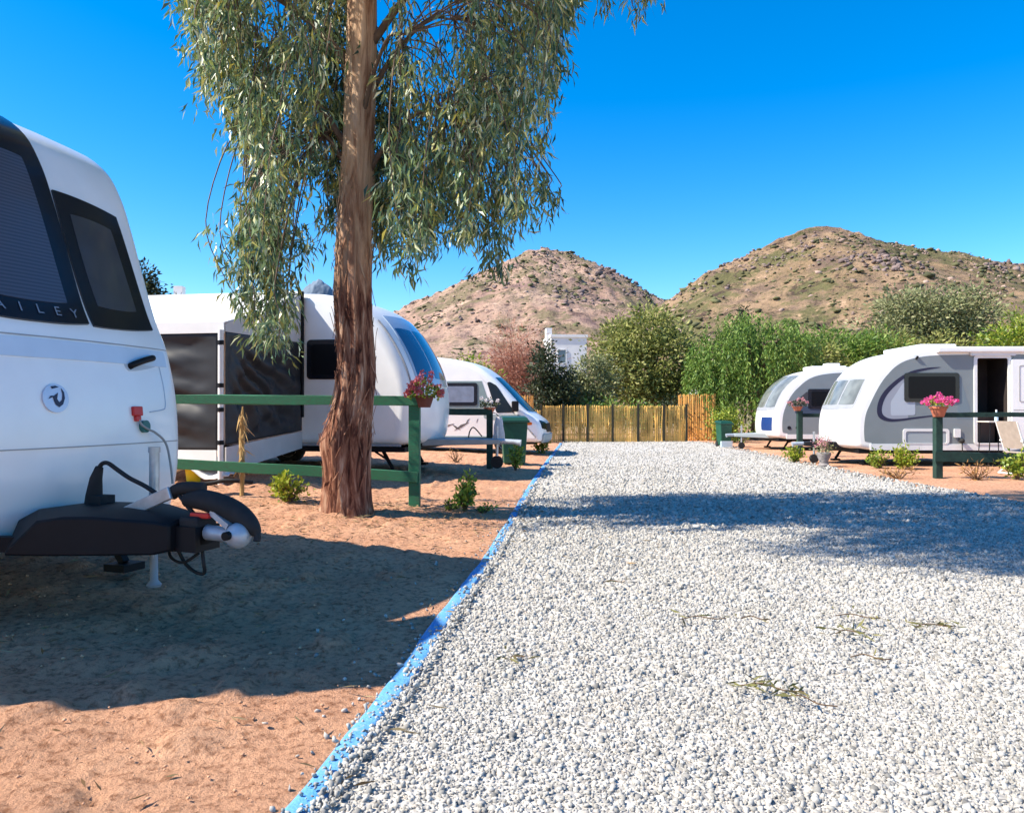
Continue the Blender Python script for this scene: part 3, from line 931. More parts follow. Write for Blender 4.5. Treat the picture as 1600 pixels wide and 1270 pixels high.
# ------------------------------------------------------------------ the eucalyptus
def eucalyptus():
    bx, by = -1.88, 8.62
    bz = float(gz(bx, by))
    t = thing('eucalyptus_tree', 'tall eucalyptus with peeling red brown bark and drooping leaves beside the drive', 'tree', (bx, by, bz))
    rs = np.random.RandomState(77)
    # centre line from the photo, metres from the foot
    zz = np.array([-.3, 0, .3, .7, 1.05, 1.4, 1.75, 2.3, 3.0, 3.8, 4.6, 5.3, 6.0, 7.5, 9.0, 10.5])
    cx = np.array([0, 0, .015, .03, .06, .115, .135, .095, .10, .14, .165, .19, .20, .26, .42, .5])
    rr = np.array([.33, .270, .248, .245, .230, .212, .196, .196, .186, .176, .168, .162, .155, .135, .10, .05])
    nr, na = 300, 60
    z = np.linspace(-.3, 10.5, nr)
    X0 = np.interp(z, zz, cx); R0 = np.interp(z, zz, rr)
    k = np.ones(9) / 9
    X0 = np.convolve(np.pad(X0, 4, 'edge'), k, 'valid'); R0 = np.convolve(np.pad(R0, 4, 'edge'), k, 'valid')
    A = np.linspace(0, 2 * np.pi, na, endpoint=False)
    Zg, Ag = np.meshgrid(z, A, indexing='ij')
    def pn(fa, fz, o, s):      # noise periodic round the trunk
        return .5 * (fbm(np.cos(Ag) * fa + s, np.sin(Ag) * fa + Zg * fz, o) + fbm(np.sin(Ag) * fa + Zg * fz * .8 + 7 + s, np.cos(Ag) * fa - s, o))
    low = 1 - sstep(1.6, 4.4, Zg)
    rough = .35 + .65 * low
    Rg = R0[:, None] * (1 + .09 * pn(1.2, .6, 2, 1) * 2)
    Rg = Rg + rough * (.050 * pn(5.5, .9, 4, 9) + .040 * (np.abs(pn(7, .55, 3, 20)) - .12))
    # swirled ridges of stringy bark on the lower trunk, a burl about one metre up, flared buttress roots
    Rg = Rg + low * .022 * np.sin(Ag * 7 + 1.6 * Zg + 4 * pn(1.5, .8, 2, 3)) * (0.5 + pn(2, 1.2, 2, 5))
    Rg = Rg + .075 * np.exp(-((Zg - .80) / .20) ** 2) * np.maximum(0, np.cos(Ag - 3.6)) ** 2
    Rg = Rg + .020 * np.exp(-np.maximum(Zg, 0) / .14) * (1 + .6 * np.sin(Ag * 5 + 1))
    V = np.stack([X0[:, None] + Rg * np.cos(Ag), Rg * np.sin(Ag) * .95, Zg], 2).reshape(-1, 3)
    i = np.arange((nr - 1) * na); r = i // na; c = i % na
    F = np.stack([r * na + c, r * na + (c + 1) % na, (r + 1) * na + (c + 1) % na, (r + 1) * na + c], 1)
    m = bpy.data.materials.new("stringy_eucalyptus_bark"); m.use_nodes = True
    nt = m.node_tree; b = nt.nodes["Principled BSDF"]; b.inputs['Roughness'].default_value = .9; b.inputs['Specular IOR Level'].default_value = .15
    tc = nt.nodes.new("ShaderNodeTexCoord")
    def nz(sx, sz, det, ro=.6):
        mp = nt.nodes.new("ShaderNodeMapping"); mp.inputs['Scale'].default_value = (sx, sx, sz)
        n = nt.nodes.new("ShaderNodeTexNoise"); n.inputs['Scale'].default_value = 1; n.inputs['Detail'].default_value = det; n.inputs['Roughness'].default_value = ro
        n.inputs['Distortion'].default_value = .6
        nt.links.new(tc.outputs['Object'], mp.inputs[0]); nt.links.new(mp.outputs[0], n.inputs['Vector']); return n.outputs[0]
    def rp(s, stops):
        q = nt.nodes.new("ShaderNodeValToRGB")
        while len(q.color_ramp.elements) < len(stops): q.color_ramp.elements.new(.5)
        for e, (p, cc) in zip(q.color_ramp.elements, stops): e.position = p; e.color = (*cc, 1)
        nt.links.new(s, q.inputs[0]); return q.outputs[0]
    n1 = nz(15, 2.0, 7, .68)
    lowc = rp(n1, [(.33, (.028, .011, .009)), (.44, (.12, .045, .028)), (.53, (.27, .125, .075)), (.63, (.44, .27, .18)), (.78, (.60, .46, .34))])
    n2 = nz(9, 1.1, 7, .66)
    hic = rp(n2, [(.32, (.15, .07, .04)), (.42, (.36, .20, .12)), (.52, (.56, .37, .235)), (.64, (.66, .47, .32)), (.74, (.42, .33, .26))])
    sx = nt.nodes.new("ShaderNodeSeparateXYZ"); nt.links.new(tc.outputs['Object'], sx.inputs[0])
    ad = nt.nodes.new("ShaderNodeMath"); ad.operation = 'MULTIPLY_ADD'
    nt.links.new(nz(4, .8, 3), ad.inputs[0]); ad.inputs[1].default_value = 4.0; nt.links.new(sx.outputs['Z'], ad.inputs[2])
    mr = nt.nodes.new("ShaderNodeMapRange"); mr.inputs['From Min'].default_value = 4.3; mr.inputs['From Max'].default_value = 5.6
    nt.links.new(ad.outputs[0], mr.inputs[0])
    mx = nt.nodes.new("ShaderNodeMix"); mx.data_type = 'RGBA'
    nt.links.new(mr.outputs[0], mx.inputs[0]); nt.links.new(lowc, mx.inputs[6]); nt.links.new(hic, mx.inputs[7])
    nt.links.new(mx.outputs[2], b.inputs['Base Color'])
    bp = nt.nodes.new("ShaderNodeBump"); bp.inputs['Strength'].default_value = .9; bp.inputs['Distance'].default_value = .03
    nt.links.new(n1, bp.inputs['Height']); nt.links.new(bp.outputs[0], b.inputs['Normal'])
    M['euc_bark'] = m
    fastmesh('trunk', V, F, 'euc_bark', t, smooth=True)

    # loose strips of bark standing off the trunk
    V = []; F = []
    for k in range(230):
        a = rs.uniform(0, 6.283); z0 = .15 + 3.6 * rs.rand() ** 1.2; ln = rs.uniform(.12, .42); w = rs.uniform(.010, .030)
        o = len(V); seg = 5
        lift = rs.uniform(.01, .05)
        for s in range(seg + 1):
            u = s / seg
            zz_ = z0 + ln * u
            ri = min(max((zz_ + .3) / 10.8 * (nr - 1), 0), nr - 1); ci = int(a / 6.283 * na) % na
            rad = Rg[int(ri), ci] + .004 + lift * (u ** 2 if k % 2 else (1 - u) ** 2)
            x0 = np.interp(zz_, z, X0)
            aa = a + .25 * (u - .5) * (1 if k % 3 else -1)
            ww = w * (1 - .6 * abs(u - .5) * 2) / rad * .5
            V.append((x0 + rad * math.cos(aa - ww), rad * math.sin(aa - ww) * .95, zz_))
            V.append((x0 + (rad + .006) * math.cos(aa), (rad + .006) * math.sin(aa) * .95, zz_))
            V.append((x0 + rad * math.cos(aa + ww), rad * math.sin(aa + ww) * .95, zz_))
        for s in range(seg):
            q = o + s * 3
            F += [(q, q + 1, q + 4, q + 3), (q + 1, q + 2, q + 5, q + 4)]
    fastmesh('peeling_bark', V, F, 'euc_bark', t)

    # limbs: (height on trunk, tip)
    limb = MB(); anchors = []
    def lx(zq): return float(np.interp(zq, z, X0))
    tips = [(3.9, (-1.35, -.35, 5.2)), (4.4, (1.2, .3, 5.7)), (4.9, (-2.1, .5, 6.4)), (5.1, (2.3, -.5, 6.6)), (5.6, (.5, -1.9, 6.6)), (5.4, (-.6, 1.9, 6.7)),
            (4.2, (.75, -.75, 5.0)), (4.7, (-.85, .85, 5.5)), (6.2, (2.8, .9, 7.6)), (6.4, (-2.3, -.8, 7.6)), (6.9, (1.2, 1.9, 8.2)), (6.8, (-.9, -1.9, 8.2)), (7.5, (1.9, -1.2, 9.0)),
            (7.8, (-1.6, .9, 9.2)), (8.6, (.9, .6, 10.4)), (8.4, (-.3, -.9, 10.2)), (9.2, (1.2, -.3, 11.2)), (9.3, (-.5, .5, 11.3)), (3.5, (1.15, -.15, 4.4)), (3.7, (-1.1, .25, 4.6)), (5.9, (3.3, .1, 6.6))]
    for zq, tip in tips:
        a = Vector((lx(zq), 0, zq)); b_ = Vector(tip)
        mid = a.lerp(b_, .5) + Vector((0, 0, .35))
        q1 = a.lerp(mid, .5) + Vector((0, 0, .10)); q2 = mid.lerp(b_, .5) + Vector((0, 0, .12))
        r0 = .022 + .010 * (b_ - a).length
        pts = catmull([a, q1, mid, q2, b_], 4)
        limb.tube(pts, [r0 * (1 - .75 * i / (len(pts) - 1)) for i in range(len(pts))], 7)
        anchors += [Vector(p) for p in pts[5:]]
    # sprays
    P = []; D = []
    twig = MB()
    edge = np.array([(240, -30), (285, 10), (310, 70), (325, 165), (345, 185), (370, 235), (385, 290), (380, 360), (366, 430), (385, 480), (400, 535), (425, 565), (450, 550), (475, 490), (490, 435), (510, 385), (535, 372), (575, 380), (595, 470), (615, 462), (640, 452), (660, 425), (690, 418), (720, 418), (750, 405), (765, 432), (785, 428), (800, 385), (820, 335), (845, 262), (875, 140), (890, 60), (905, 10), (960, -40)], float)
    bot_x = (edge[:, 0] - 800) / 1200 * by - bx          # metres from the trunk
    bot_z = (640 - edge[:, 1]) / 1200 * by + EYE + .10
    def spray(tip, ln, dens, thick):
        """hanging twig ending at tip, leaves trailing from it"""
        tip = Vector(tip); top = tip + Vector((rs.normal() * .14 * ln, rs.normal() * .14 * ln, ln))
        # nearest limb point above or near
        an = min(anchors, key=lambda p: (p - top).length + (0 if p.z > top.z - .3 else .8))
        a2, b2 = an, top
        crosses = any(abs(a2.lerp(b2, q).x - .16) < .30 and a2.lerp(b2, q).y < .12 for q in (0.15, .3, .45, .6, .75, .9, 1))
        if (an - top).length < 2.6 and not crosses:
            k1 = an.lerp(top, .6) + Vector((0, 0, .15 + .10 * (an - top).length))
            pts = catmull([an, k1, top, top.lerp(tip, .5) + Vector((rs.normal() * .04, rs.normal() * .04, 0)), tip], 4)
        else:
            pts = catmull([top, top.lerp(tip, .5) + Vector((rs.normal() * .04, rs.normal() * .04, 0)), tip], 5)
        twig.tube(pts, [.008 * (1 - .7 * i / (len(pts) - 1)) + .0012 for i in range(len(pts))], 4, caps=False)
        n = int(ln * dens)
        q = rs.rand(n) ** .9
        base = np.array(top)[None] * (1 - q)[:, None] + np.array(tip)[None] * q[:, None]
        off = rs.normal(size=(n, 3)) * np.array([thick, thick, .03])
        # side twiglets: leaves come in small bunches
        nb = max(2, n // 7)
        bo = rs.normal(size=(nb, 3)) * np.array([thick * 1.1, thick * 1.1, .05])
        idx = rs.randint(0, nb, n)
        bt = np.sort(rs.rand(nb))
        bb = np.array(top)[None] * (1 - bt)[:, None] + np.array(tip)[None] * bt[:, None] + bo
        p = np.where(rs.rand(n, 1) < .75, bb[idx] + rs.normal(size=(n, 3)) * .035, base + off * .5)
        d = rs.normal(size=(n, 3)) * .42; d[:, 2] -= 1.0
        d[:, :2] += bo[idx][:, :2] * 1.6
        P.append(p); D.append(d)
    def bottom(x): return float(np.interp(x, bot_x, bot_z))
    ns = 0
    # curtain seen in the photo: every spray hangs with its tip above the ragged lower edge
    while ns < 480:
        x = rs.uniform(-1.85, 2.55)
        lo = bottom(x) - bz - .22 * rs.rand() ** 2
        z_tip = lo + rs.rand() ** 1.25 * max(.2, (6.4 - lo))
        # thinner foliage just right of the bare trunk edge and in a few windows
        if float(vnoise(x * 1.9 + 31, z_tip * 1.3 + 7)) < -.14: continue
        if -.62 < x < -.25 and z_tip < 3.6 and rs.rand() < .75: continue
        dy = rs.uniform(-1.25, 1.35)
        if abs(x - .1) < .42 and dy < .15: dy = abs(dy) + .3         # keep the trunk clear on the near side
        sc = (by + dy) / by
        wx = (x + bx) * sc - bx
        wz = (z_tip + bz - EYE) * sc + EYE - bz
        spray((wx, dy, wz), rs.uniform(.55, 1.15), 118, .085)
        ns += 1
    # the lower left hanging tress and the right hand twig
    for k in range(40):
        x = rs.uniform(-1.25, -.62); sc = 1 + rs.uniform(-.04, .04)
        lo = bottom(x) - bz
        spray((x, (sc - 1) * by, lo + rs.rand() ** 1.5 * 1.1), rs.uniform(.6, 1.0), 85, .07)
    for k in range(7):
        x = 1.66 + .08 * rs.normal()
        spray((x, rs.normal() * .2, 2.72 + .5 * rs.rand()), .7, 80, .05)
    for k in range(9):
        u = rs.rand()
        spray((1.95 + .45 * u, -.2 + .1 * rs.normal(), 3.40 + .10 * u + .08 * rs.normal()), .25, 110, .045)
    for k in range(10):
        x = 2.75 + .25 * rs.normal()
        spray((x + .45, .1 + .2 * rs.normal(), 5.55 + .4 * rs.rand()), .5, 80, .06)
    # the crown above the frame, which throws the shade on the drive
    for k in range(1150):
        d = rs.normal(size=3); d /= np.linalg.norm(d)
        rad = rs.rand() ** .4
        c = np.array([.9, -1.9, 8.3]) + d * rad * np.array([3.5, 3.3, 3.1])
        if c[2] < 5.9: continue
        spray(tuple(c), rs.uniform(.5, 1.0), 48, .15)
    for k in range(700):
        d = rs.normal(size=3); d /= np.linalg.norm(d)
        c = np.array([-.2, -3.2, 7.9]) + d * rs.rand() ** .4 * np.array([2.9, 1.5, 1.9])
        if c[2] < 5.8: continue
        spray(tuple(c), rs.uniform(.5, 1.0), 48, .15)
    limb.build('limbs', 'bark', t, smooth=60)
    twig.build('twigs', 'bark', t)
    P = np.concatenate(P); D = np.concatenate(D)
    n = len(P)
    print("euc leaves", n)
    M['euc_leaf'] = leafmat('eucalyptus_leaves', [(.018, .058, .038), (.045, .11, .065), (.10, .18, .09), (.25, .33, .13), (.10, .17, .04), (.56, .58, .38), (.52, .45, .08), (.028, .075, .050), (.28, .34, .09), (.06, .13, .085)], .40, .55, .20)
    V, F = leaf_arrays(P, D, rs.uniform(.10, .19, n), rs.uniform(.017, .031, n), rs, curl=.45, slim=True)
    fastmesh('crown', V, F, 'euc_leaf', t)
eucalyptus()

# ------------------------------------------------------------------ small plants
def plant(name, label, cat, p, h, w, n, ll, lw, m, seed, group=None, stems=7):
    t = thing(name, label, cat, tuple(p), 0, group)
    rs = np.random.RandomState(seed)
    mb = MB(); P = []; D = []
    for k in range(stems):
        a = rs.uniform(0, 6.283); q = rs.rand() ** .6
        tip = np.array([math.cos(a) * w * q, math.sin(a) * w * q, h * (1 - .45 * q * q) * rs.uniform(.75, 1.05)])
        mid = tip * np.array([.45, .45, .55]) + rs.normal(size=3) * .02
        mb.tube([(0, 0, -.03), mid, tip], [.012, .008, .003], 5)
        c = max(3, n // stems)
        u = .25 + .75 * rs.rand(c)
        pp = np.where(u[:, None] < .55, mid[None] * (u[:, None] / .55), mid[None] + (tip - mid)[None] * ((u[:, None] - .55) / .45))
        P.append(pp + rs.normal(size=(c, 3)) * .16 * w)
        d = rs.normal(size=(c, 3)) * .7 + unit(tip[None])[0] * .7
        D.append(d)
    P = np.concatenate(P); D = np.concatenate(D)
    P[:, 2] = np.maximum(P[:, 2], .02)
    V, F = leaf_arrays(P, D, rs.uniform(.6, 1.3, len(P)) * ll, rs.uniform(.6, 1.3, len(P)) * lw, rs)
    fastmesh('foliage', V, F, m, t)
    mb.build('stem', 'stem', t)
    return t

SG = 'young shrubs planted along the plots'
plant('garden_shrub', 'bright green shrub growing beside the eucalyptus trunk under the lower rail', 'shrub', G(452, 785), .36, .25, 620, .06, .038, 'leaf_lime', 1, SG, 16)
plant('garden_shrub', 'upright leafy shrub standing near the green fence post with the flower pot', 'shrub', G(728, 798), .48, .18, 520, .065, .04, 'leaf_bush', 2, SG, 14)
plant('weed_tuft', 'tiny green weed at the foot of the upright shrub', 'weed', G(703, 798), .14, .10, 80, .05, .03, 'leaf_bush', 3)
plant('weed_tuft', 'second tiny weed trailing between the upright shrub and the kerb', 'weed', G(757, 800), .10, .16, 80, .045, .028, 'leaf_bush', 4)
plant('garden_shrub', 'slim yellow green shrub in front of the green wheelie bin', 'shrub', G(806, 736), .62, .17, 360, .075, .045, 'leaf_bush', 5, SG, 9)
plant('garden_shrub', 'small lime green plant on the verge under the motorhome bonnet', 'shrub', G(846, 708), .50, .26, 260, .10, .05, 'leaf_lime', 6, SG, 9)
plant('garden_shrub', 'yellow green plant in front of the far caravan wheel', 'shrub', G(1241, 722), .42, .26, 300, .08, .045, 'leaf_lime', 7, SG, 10)
plant('garden_shrub', 'lime green bush growing in front of the open caravan nose', 'shrub', G(1408, 732), .50, .36, 460, .085, .05, 'leaf_lime', 8, SG, 12)
plant('garden_shrub', 'darker green bush tucked behind the lime green bush', 'shrub', G(1375, 732), .40, .30, 300, .08, .045, 'leaf_bush', 9, SG, 10)
plant('dry_plant', 'withered brown plant on the bare dirt under the rail', 'dry plant', G(1524, 750), .34, .28, 150, .09, .02, 'leaf_dry', 10, None, 12)
plant('dry_plant', 'straw coloured weeds in front of the lime green bush', 'dry plant', G(1405, 748), .22, .34, 200, .08, .02, 'leaf_dry', 11, None, 12)
plant('garden_shrub', 'dark green bush beside the folding chair', 'shrub', G(1590, 750), .52, .30, 420, .085, .045, 'leaf_bush', 12, SG, 10)
plant('dry_plant', 'thin dry weeds in front of the wheel beneath the tow bar', 'dry plant', G(712, 722), .30, .22, 60, .07, .018, 'leaf_dry', 13, None, 10)
def dry_stalk():
    p = G(378, 775)
    t = thing('dead_stalk', 'tall dry tan stalk standing upright against the lower fence rail', 'dead plant', tuple(p))
    mb = MB()
    mb.tube(catmull([(0, 0, -.05), (.005, 0, .35), (-.01, .02, .7), (.012, 0, 1.12)], 4), [.028, .028, .029, .030, .032, .033, .034, .034, .034, .030, .026, .018, .010], 8)
    mb.build('stalk', 'tan_stem', t, smooth=60)
    rs = np.random.RandomState(4)
    n = 70
    P = np.stack([rs.normal(size=n) * .018, rs.normal(size=n) * .018, .35 + .75 * rs.rand(n)], 1)
    D = rs.normal(size=(n, 3)) * .3; D[:, 2] -= 1
    V, F = leaf_arrays(P, D, rs.uniform(.12, .26, n), rs.uniform(.012, .022, n), rs)
    M['leaf_tan'] = leafmat('dry_tan_leaves', [(.45, .28, .10), (.56, .38, .16), (.62, .46, .24)], .8, .2, .15)
    fastmesh('dry_leaves', V, F, 'leaf_tan', t)
dry_stalk()

# fallen sprigs lying on the gravel
def sprig(label, px, py, ln, ang, seed, n, dry=False):
    p = G(px, py, .03)
    t = thing('fallen_sprig', label, 'twig', tuple(p), ang, 'eucalyptus sprigs fallen on the gravel')
    rs = np.random.RandomState(seed)
    mb = MB()
    pts = catmull([(-ln / 2, 0, .012), (-ln * .15, .03, .022), (ln * .2, -.02, .02), (ln / 2, .02, .012)], 3)
    mb.tube(pts, .0032, 5); mb.build('twig', 'stem', t)
    u = rs.rand(n); i = (u * (len(pts) - 1)).astype(int)
    P = np.array(pts)[i] + rs.normal(size=(n, 3)) * np.array([.03, .045, .004])
    P[:, 2] = np.abs(P[:, 2]) + .006
    D = rs.normal(size=(n, 3)) * np.array([1, 1, .15])
    V, F = leaf_arrays(P, D, rs.uniform(.05, .105, n), rs.uniform(.008, .015, n), rs, slim=True)
    fastmesh('leaves', V, F, 'leaf_dry_sprig', t)
M['leaf_dry_sprig'] = leafmat('fallen_leaves', [(.10, .095, .03), (.15, .145, .05), (.22, .20, .08), (.07, .055, .025)], .8, .2, .1)
sprig('largest fallen sprig, spread widest on the near gravel', 1205, 1080, .26, -.35, 1, 34)
sprig('dark bare twig trailing off the largest fallen sprig', 1262, 1100, .22, -.6, 2, 5)
sprig('short leafy sprig lying in front of a thinner curved one', 1330, 992, .18, .1, 3, 26)
sprig('thin curved sprig just beyond the short leafy one', 1340, 967, .24, -.3, 4, 12)
sprig('leafy sprig lying alone beside the pair of short sprigs', 1462, 982, .24, .05, 5, 28)
sprig('slender dark twig, the longer of a loose pair of bare twigs', 1100, 970, .26, .0, 6, 6)
sprig('slender dark twig, the shorter of a loose pair of bare twigs', 1180, 970, .16, -.3, 7, 6)
sprig('single curved brown twig between the leafy sprigs', 1360, 1032, .18, -.3, 8, 3)
sprig('small green sprig nearest the blue kerb', 810, 1032, .10, .9, 9, 10)
sprig('faint twig far up the gravel near the tree shade', 960, 912, .16, .1, 10, 5)

def litter():
    rs = np.random.RandomState(91)
    n = 1500
    a = rs.uniform(0, 6.283, n); r = .3 + np.abs(rs.normal(size=n)) * 1.1
    x = -1.88 + r * np.cos(a) * 1.4 + .5; y = 8.62 + r * np.sin(a)
    m = 260
    x = np.concatenate([x, rs.uniform(-3.2, -.3, m)]); y = np.concatenate([y, rs.uniform(2.4, 8, m)])
    z = np.where(x < kx(y), gz(x, y) + .030 * fbm(x * 2.1, y * 2.1, 3) + .020, .035)
    P = np.stack([x, y, z], 1)
    D = rs.normal(size=P.shape) * np.array([1, 1, .18])
    V, F = leaf_arrays(P, D, rs.uniform(.04, .11, len(P)), rs.uniform(.006, .014, len(P)), rs, slim=True)
    M['litter'] = leafmat('fallen_leaf_litter', [(.16, .09, .04), (.28, .18, .09), (.36, .26, .14), (.12, .10, .05)], .8, .2, .1)
    tag(fastmesh('leaf_litter', V, F, 'litter'), 'dry eucalyptus leaves and bark scraps scattered on the dirt round the big trunk', 'leaf litter', kind='stuff')
litter()

# ================================================================== CARAVANS
class Van:
    """body skin from a side profile: x forward, y across (+ = the caravan's own left), z up.
    prof starts at the bottom of the nose, climbs the front, runs back over the roof and down the tail."""
    def __init__(s, W, prof, nfront, bulge=.18, er=.10, sub=5):
        s.hw = W / 2; s.bulge = bulge; s.er = er
        pts = catmull(prof, sub)
        s.P = np.array(pts); n = len(pts)
        t = np.gradient(s.P, axis=0); t /= np.maximum(np.linalg.norm(t, axis=1, keepdims=True), 1e-9)
        s.N = np.stack([t[:, 1], -t[:, 0]], 1)          # outward for a path that climbs the nose and runs backwards
        nf = (nfront - 1) * sub
        s.nf = nf
        i = np.arange(n)
        s.w = np.where(i <= nf, 1.0, np.clip(1 - (i - nf) / (2.0 * sub), 0, 1))
        s.z_in = s.P[:nf + 1, 1]
    def ins(s, v):
        t = min(abs(v) / s.hw, 1.0); a = 1 - s.er / s.hw
        if t <= a: return 0.0
        u = (t - a) / (1 - a)
        return s.er * (1 - math.sqrt(max(0, 1 - u * u)))
    def pt(s, j, v, off=0.0):
        j = min(max(j, 0), len(s.P) - 1.001); i = int(j); f = j - i
        p = s.P[i] * (1 - f) + s.P[i + 1] * f; n = s.N[i] * (1 - f) + s.N[i + 1] * f; w = s.w[i] * (1 - f) + s.w[i + 1] * f
        q = p + n * (off - s.ins(v))
        return (q[0] - w * s.bulge * (v / s.hw) ** 2, v, q[1])
    def jz(s, z):
        return float(np.interp(z, s.z_in, np.arange(len(s.z_in))))
    def F(s, z, v, off=0.0):
        return s.pt(s.jz(z), v, off)
    def body(s, parent, mats='white', name='body', mi=None):
        ts = [0, .25, .5, .7, .82]
        a = 1 - s.er / s.hw
        ts = [t for t in ts if t < a] + [a + (1 - a) * math.sin(math.pi / 2 * k / 7) for k in range(8)]
        vs = sorted({round(-t * s.hw, 5) for t in ts} | {round(t * s.hw, 5) for t in ts})
        n = len(s.P); mb = MB()
        V = [s.pt(j, v) for v in vs for j in range(n)]
        F = []; mi_ = []
        m = len(vs)
        for a_ in range(m - 1):
            for j in range(n):
                j2 = (j + 1) % n
                F.append((a_ * n + j, a_ * n + j2, (a_ + 1) * n + j2, (a_ + 1) * n + j))
        F.append(tuple(range(n))); F.append(tuple(range((m - 1) * n, m * n)))
        mb.add(V, F)
        return mb.build(name, mats, parent, smooth=42)
    def patch(s, quad, off=.012, thick=.014, k=.25, nu=14, nv=14, mb=None, mi=0):
        """panel that follows the nose; quad: four (z, v) corners, bottom-left, bottom-right, top-right, top-left"""
        mb = mb or MB()
        Q = [np.array(q, float) for q in quad]
        g = []
        for i in range(nu + 1):
            for j in range(nv + 1):
                x = -1 + 2 * i / nu; y = -1 + 2 * j / nv
                xd = x * math.sqrt(1 - y * y / 2); yd = y * math.sqrt(1 - x * x / 2)
                x2 = x * (1 - k) + xd * k; y2 = y * (1 - k) + yd * k
                a = (x2 + 1) / 2; b = (y2 + 1) / 2
                q = (Q[0] * (1 - a) + Q[1] * a) * (1 - b) + (Q[3] * (1 - a) + Q[2] * a) * b
                g.append(q)
        top = [s.F(q[0], q[1], off) for q in g]
        V = list(top); F = []
        w = nv + 1
        for i in range(nu):
            for j in range(nv):
                F.append((i * w + j, (i + 1) * w + j, (i + 1) * w + j + 1, i * w + j + 1))
        ring = [j for j in range(w)] + [i * w + nv for i in range(1, nu + 1)] + [nu * w + j for j in range(nv - 1, -1, -1)] + [i * w for i in range(nu - 1, 0, -1)]
        o = len(V)
        for r in ring: V.append(s.F(g[r][0], g[r][1], off - thick))
        for a in range(len(ring)):
            b = (a + 1) % len(ring)
            F.append((ring[a], o + a, o + b, ring[b]))
        mb.add(V, F, mi)
        return mb
    def side(s, pts, sd, off=.010, depth=.02, mb=None, mi=0):
        """flat piece standing off the side wall; pts are (x, z)"""
        mb = mb or MB()
        y1 = sd * (s.hw + off)
        return mb.prism_y(pts, y1, y1 - sd * depth, mi)

def poly_ring(mb, outer, inner, y0, y1, mi=0):
    """frame between two outlines with the same number of points"""
    n = len(outer)
    vs = [(x, y0, z) for x, z in outer] + [(x, y0, z) for x, z in inner] + [(x, y1, z) for x, z in outer] + [(x, y1, z) for x, z in inner]
    fs = []
    for i in range(n):
        j = (i + 1) % n
        fs += [(i, j, j + n, i + n), (i + 2 * n, i + 3 * n, j + 3 * n, j + 2 * n), (i, i + 2 * n, j + 2 * n, j), (i + n, j + n, j + 3 * n, i + 3 * n)]
    return mb.add(vs, fs, mi)

def wheel(parent, x, y, r=.31, w=.19, name='wheel'):
    mb = MB()
    mb.lathe([(r * .55, -w / 2), (r * .92, -w / 2), (r, -w * .36), (r, w * .36), (r * .92, w / 2), (r * .55, w / 2)], (x, y, r), 28, 'y')
    o = mb.build(name, 'rubber', parent, smooth=40)
    mb = MB()
    mb.lathe([(.03, -w * .42), (r * .56, -w * .46), (r * .62, -w * .53), (r * .62, w * .53), (r * .56, w * .46), (.03, w * .42)], (x, y, r), 28, 'y')
    mb.build('rim', 'metal', o, smooth=40)
    return o

def steady(mb, x, y, ztop, lean=.18, mi=0):
    mb.bar((x, y, ztop), (x + lean, y, .05), .05, .05, (0, 1, 0), mi)
    mb.box(x + lean - .09, x + lean + .09, y - .09, y + .09, .0, .05, mi)
    mb.bar((x - .25, y, ztop), (x + lean * .5, y, .22), .03, .03, (0, 1, 0), mi)

def text_mesh(txt, size):
    cu = bpy.data.curves.new('txt', 'FONT')
    cu.body = txt; cu.size = size; cu.extrude = 0; cu.space_character = 2.25; cu.align_x = 'CENTER'
    o = bpy.data.objects.new('txt', cu); C.objects.link(o)
    dg = bpy.context.evaluated_depsgraph_get()
    me = o.evaluated_get(dg).to_mesh()
    V = [tuple(v.co) for v in me.vertices]; F = [tuple(p.vertices) for p in me.polygons]
    o.evaluated_get(dg).to_mesh_clear()
    bpy.data.objects.remove(o); bpy.data.curves.remove(cu)
    return V, F

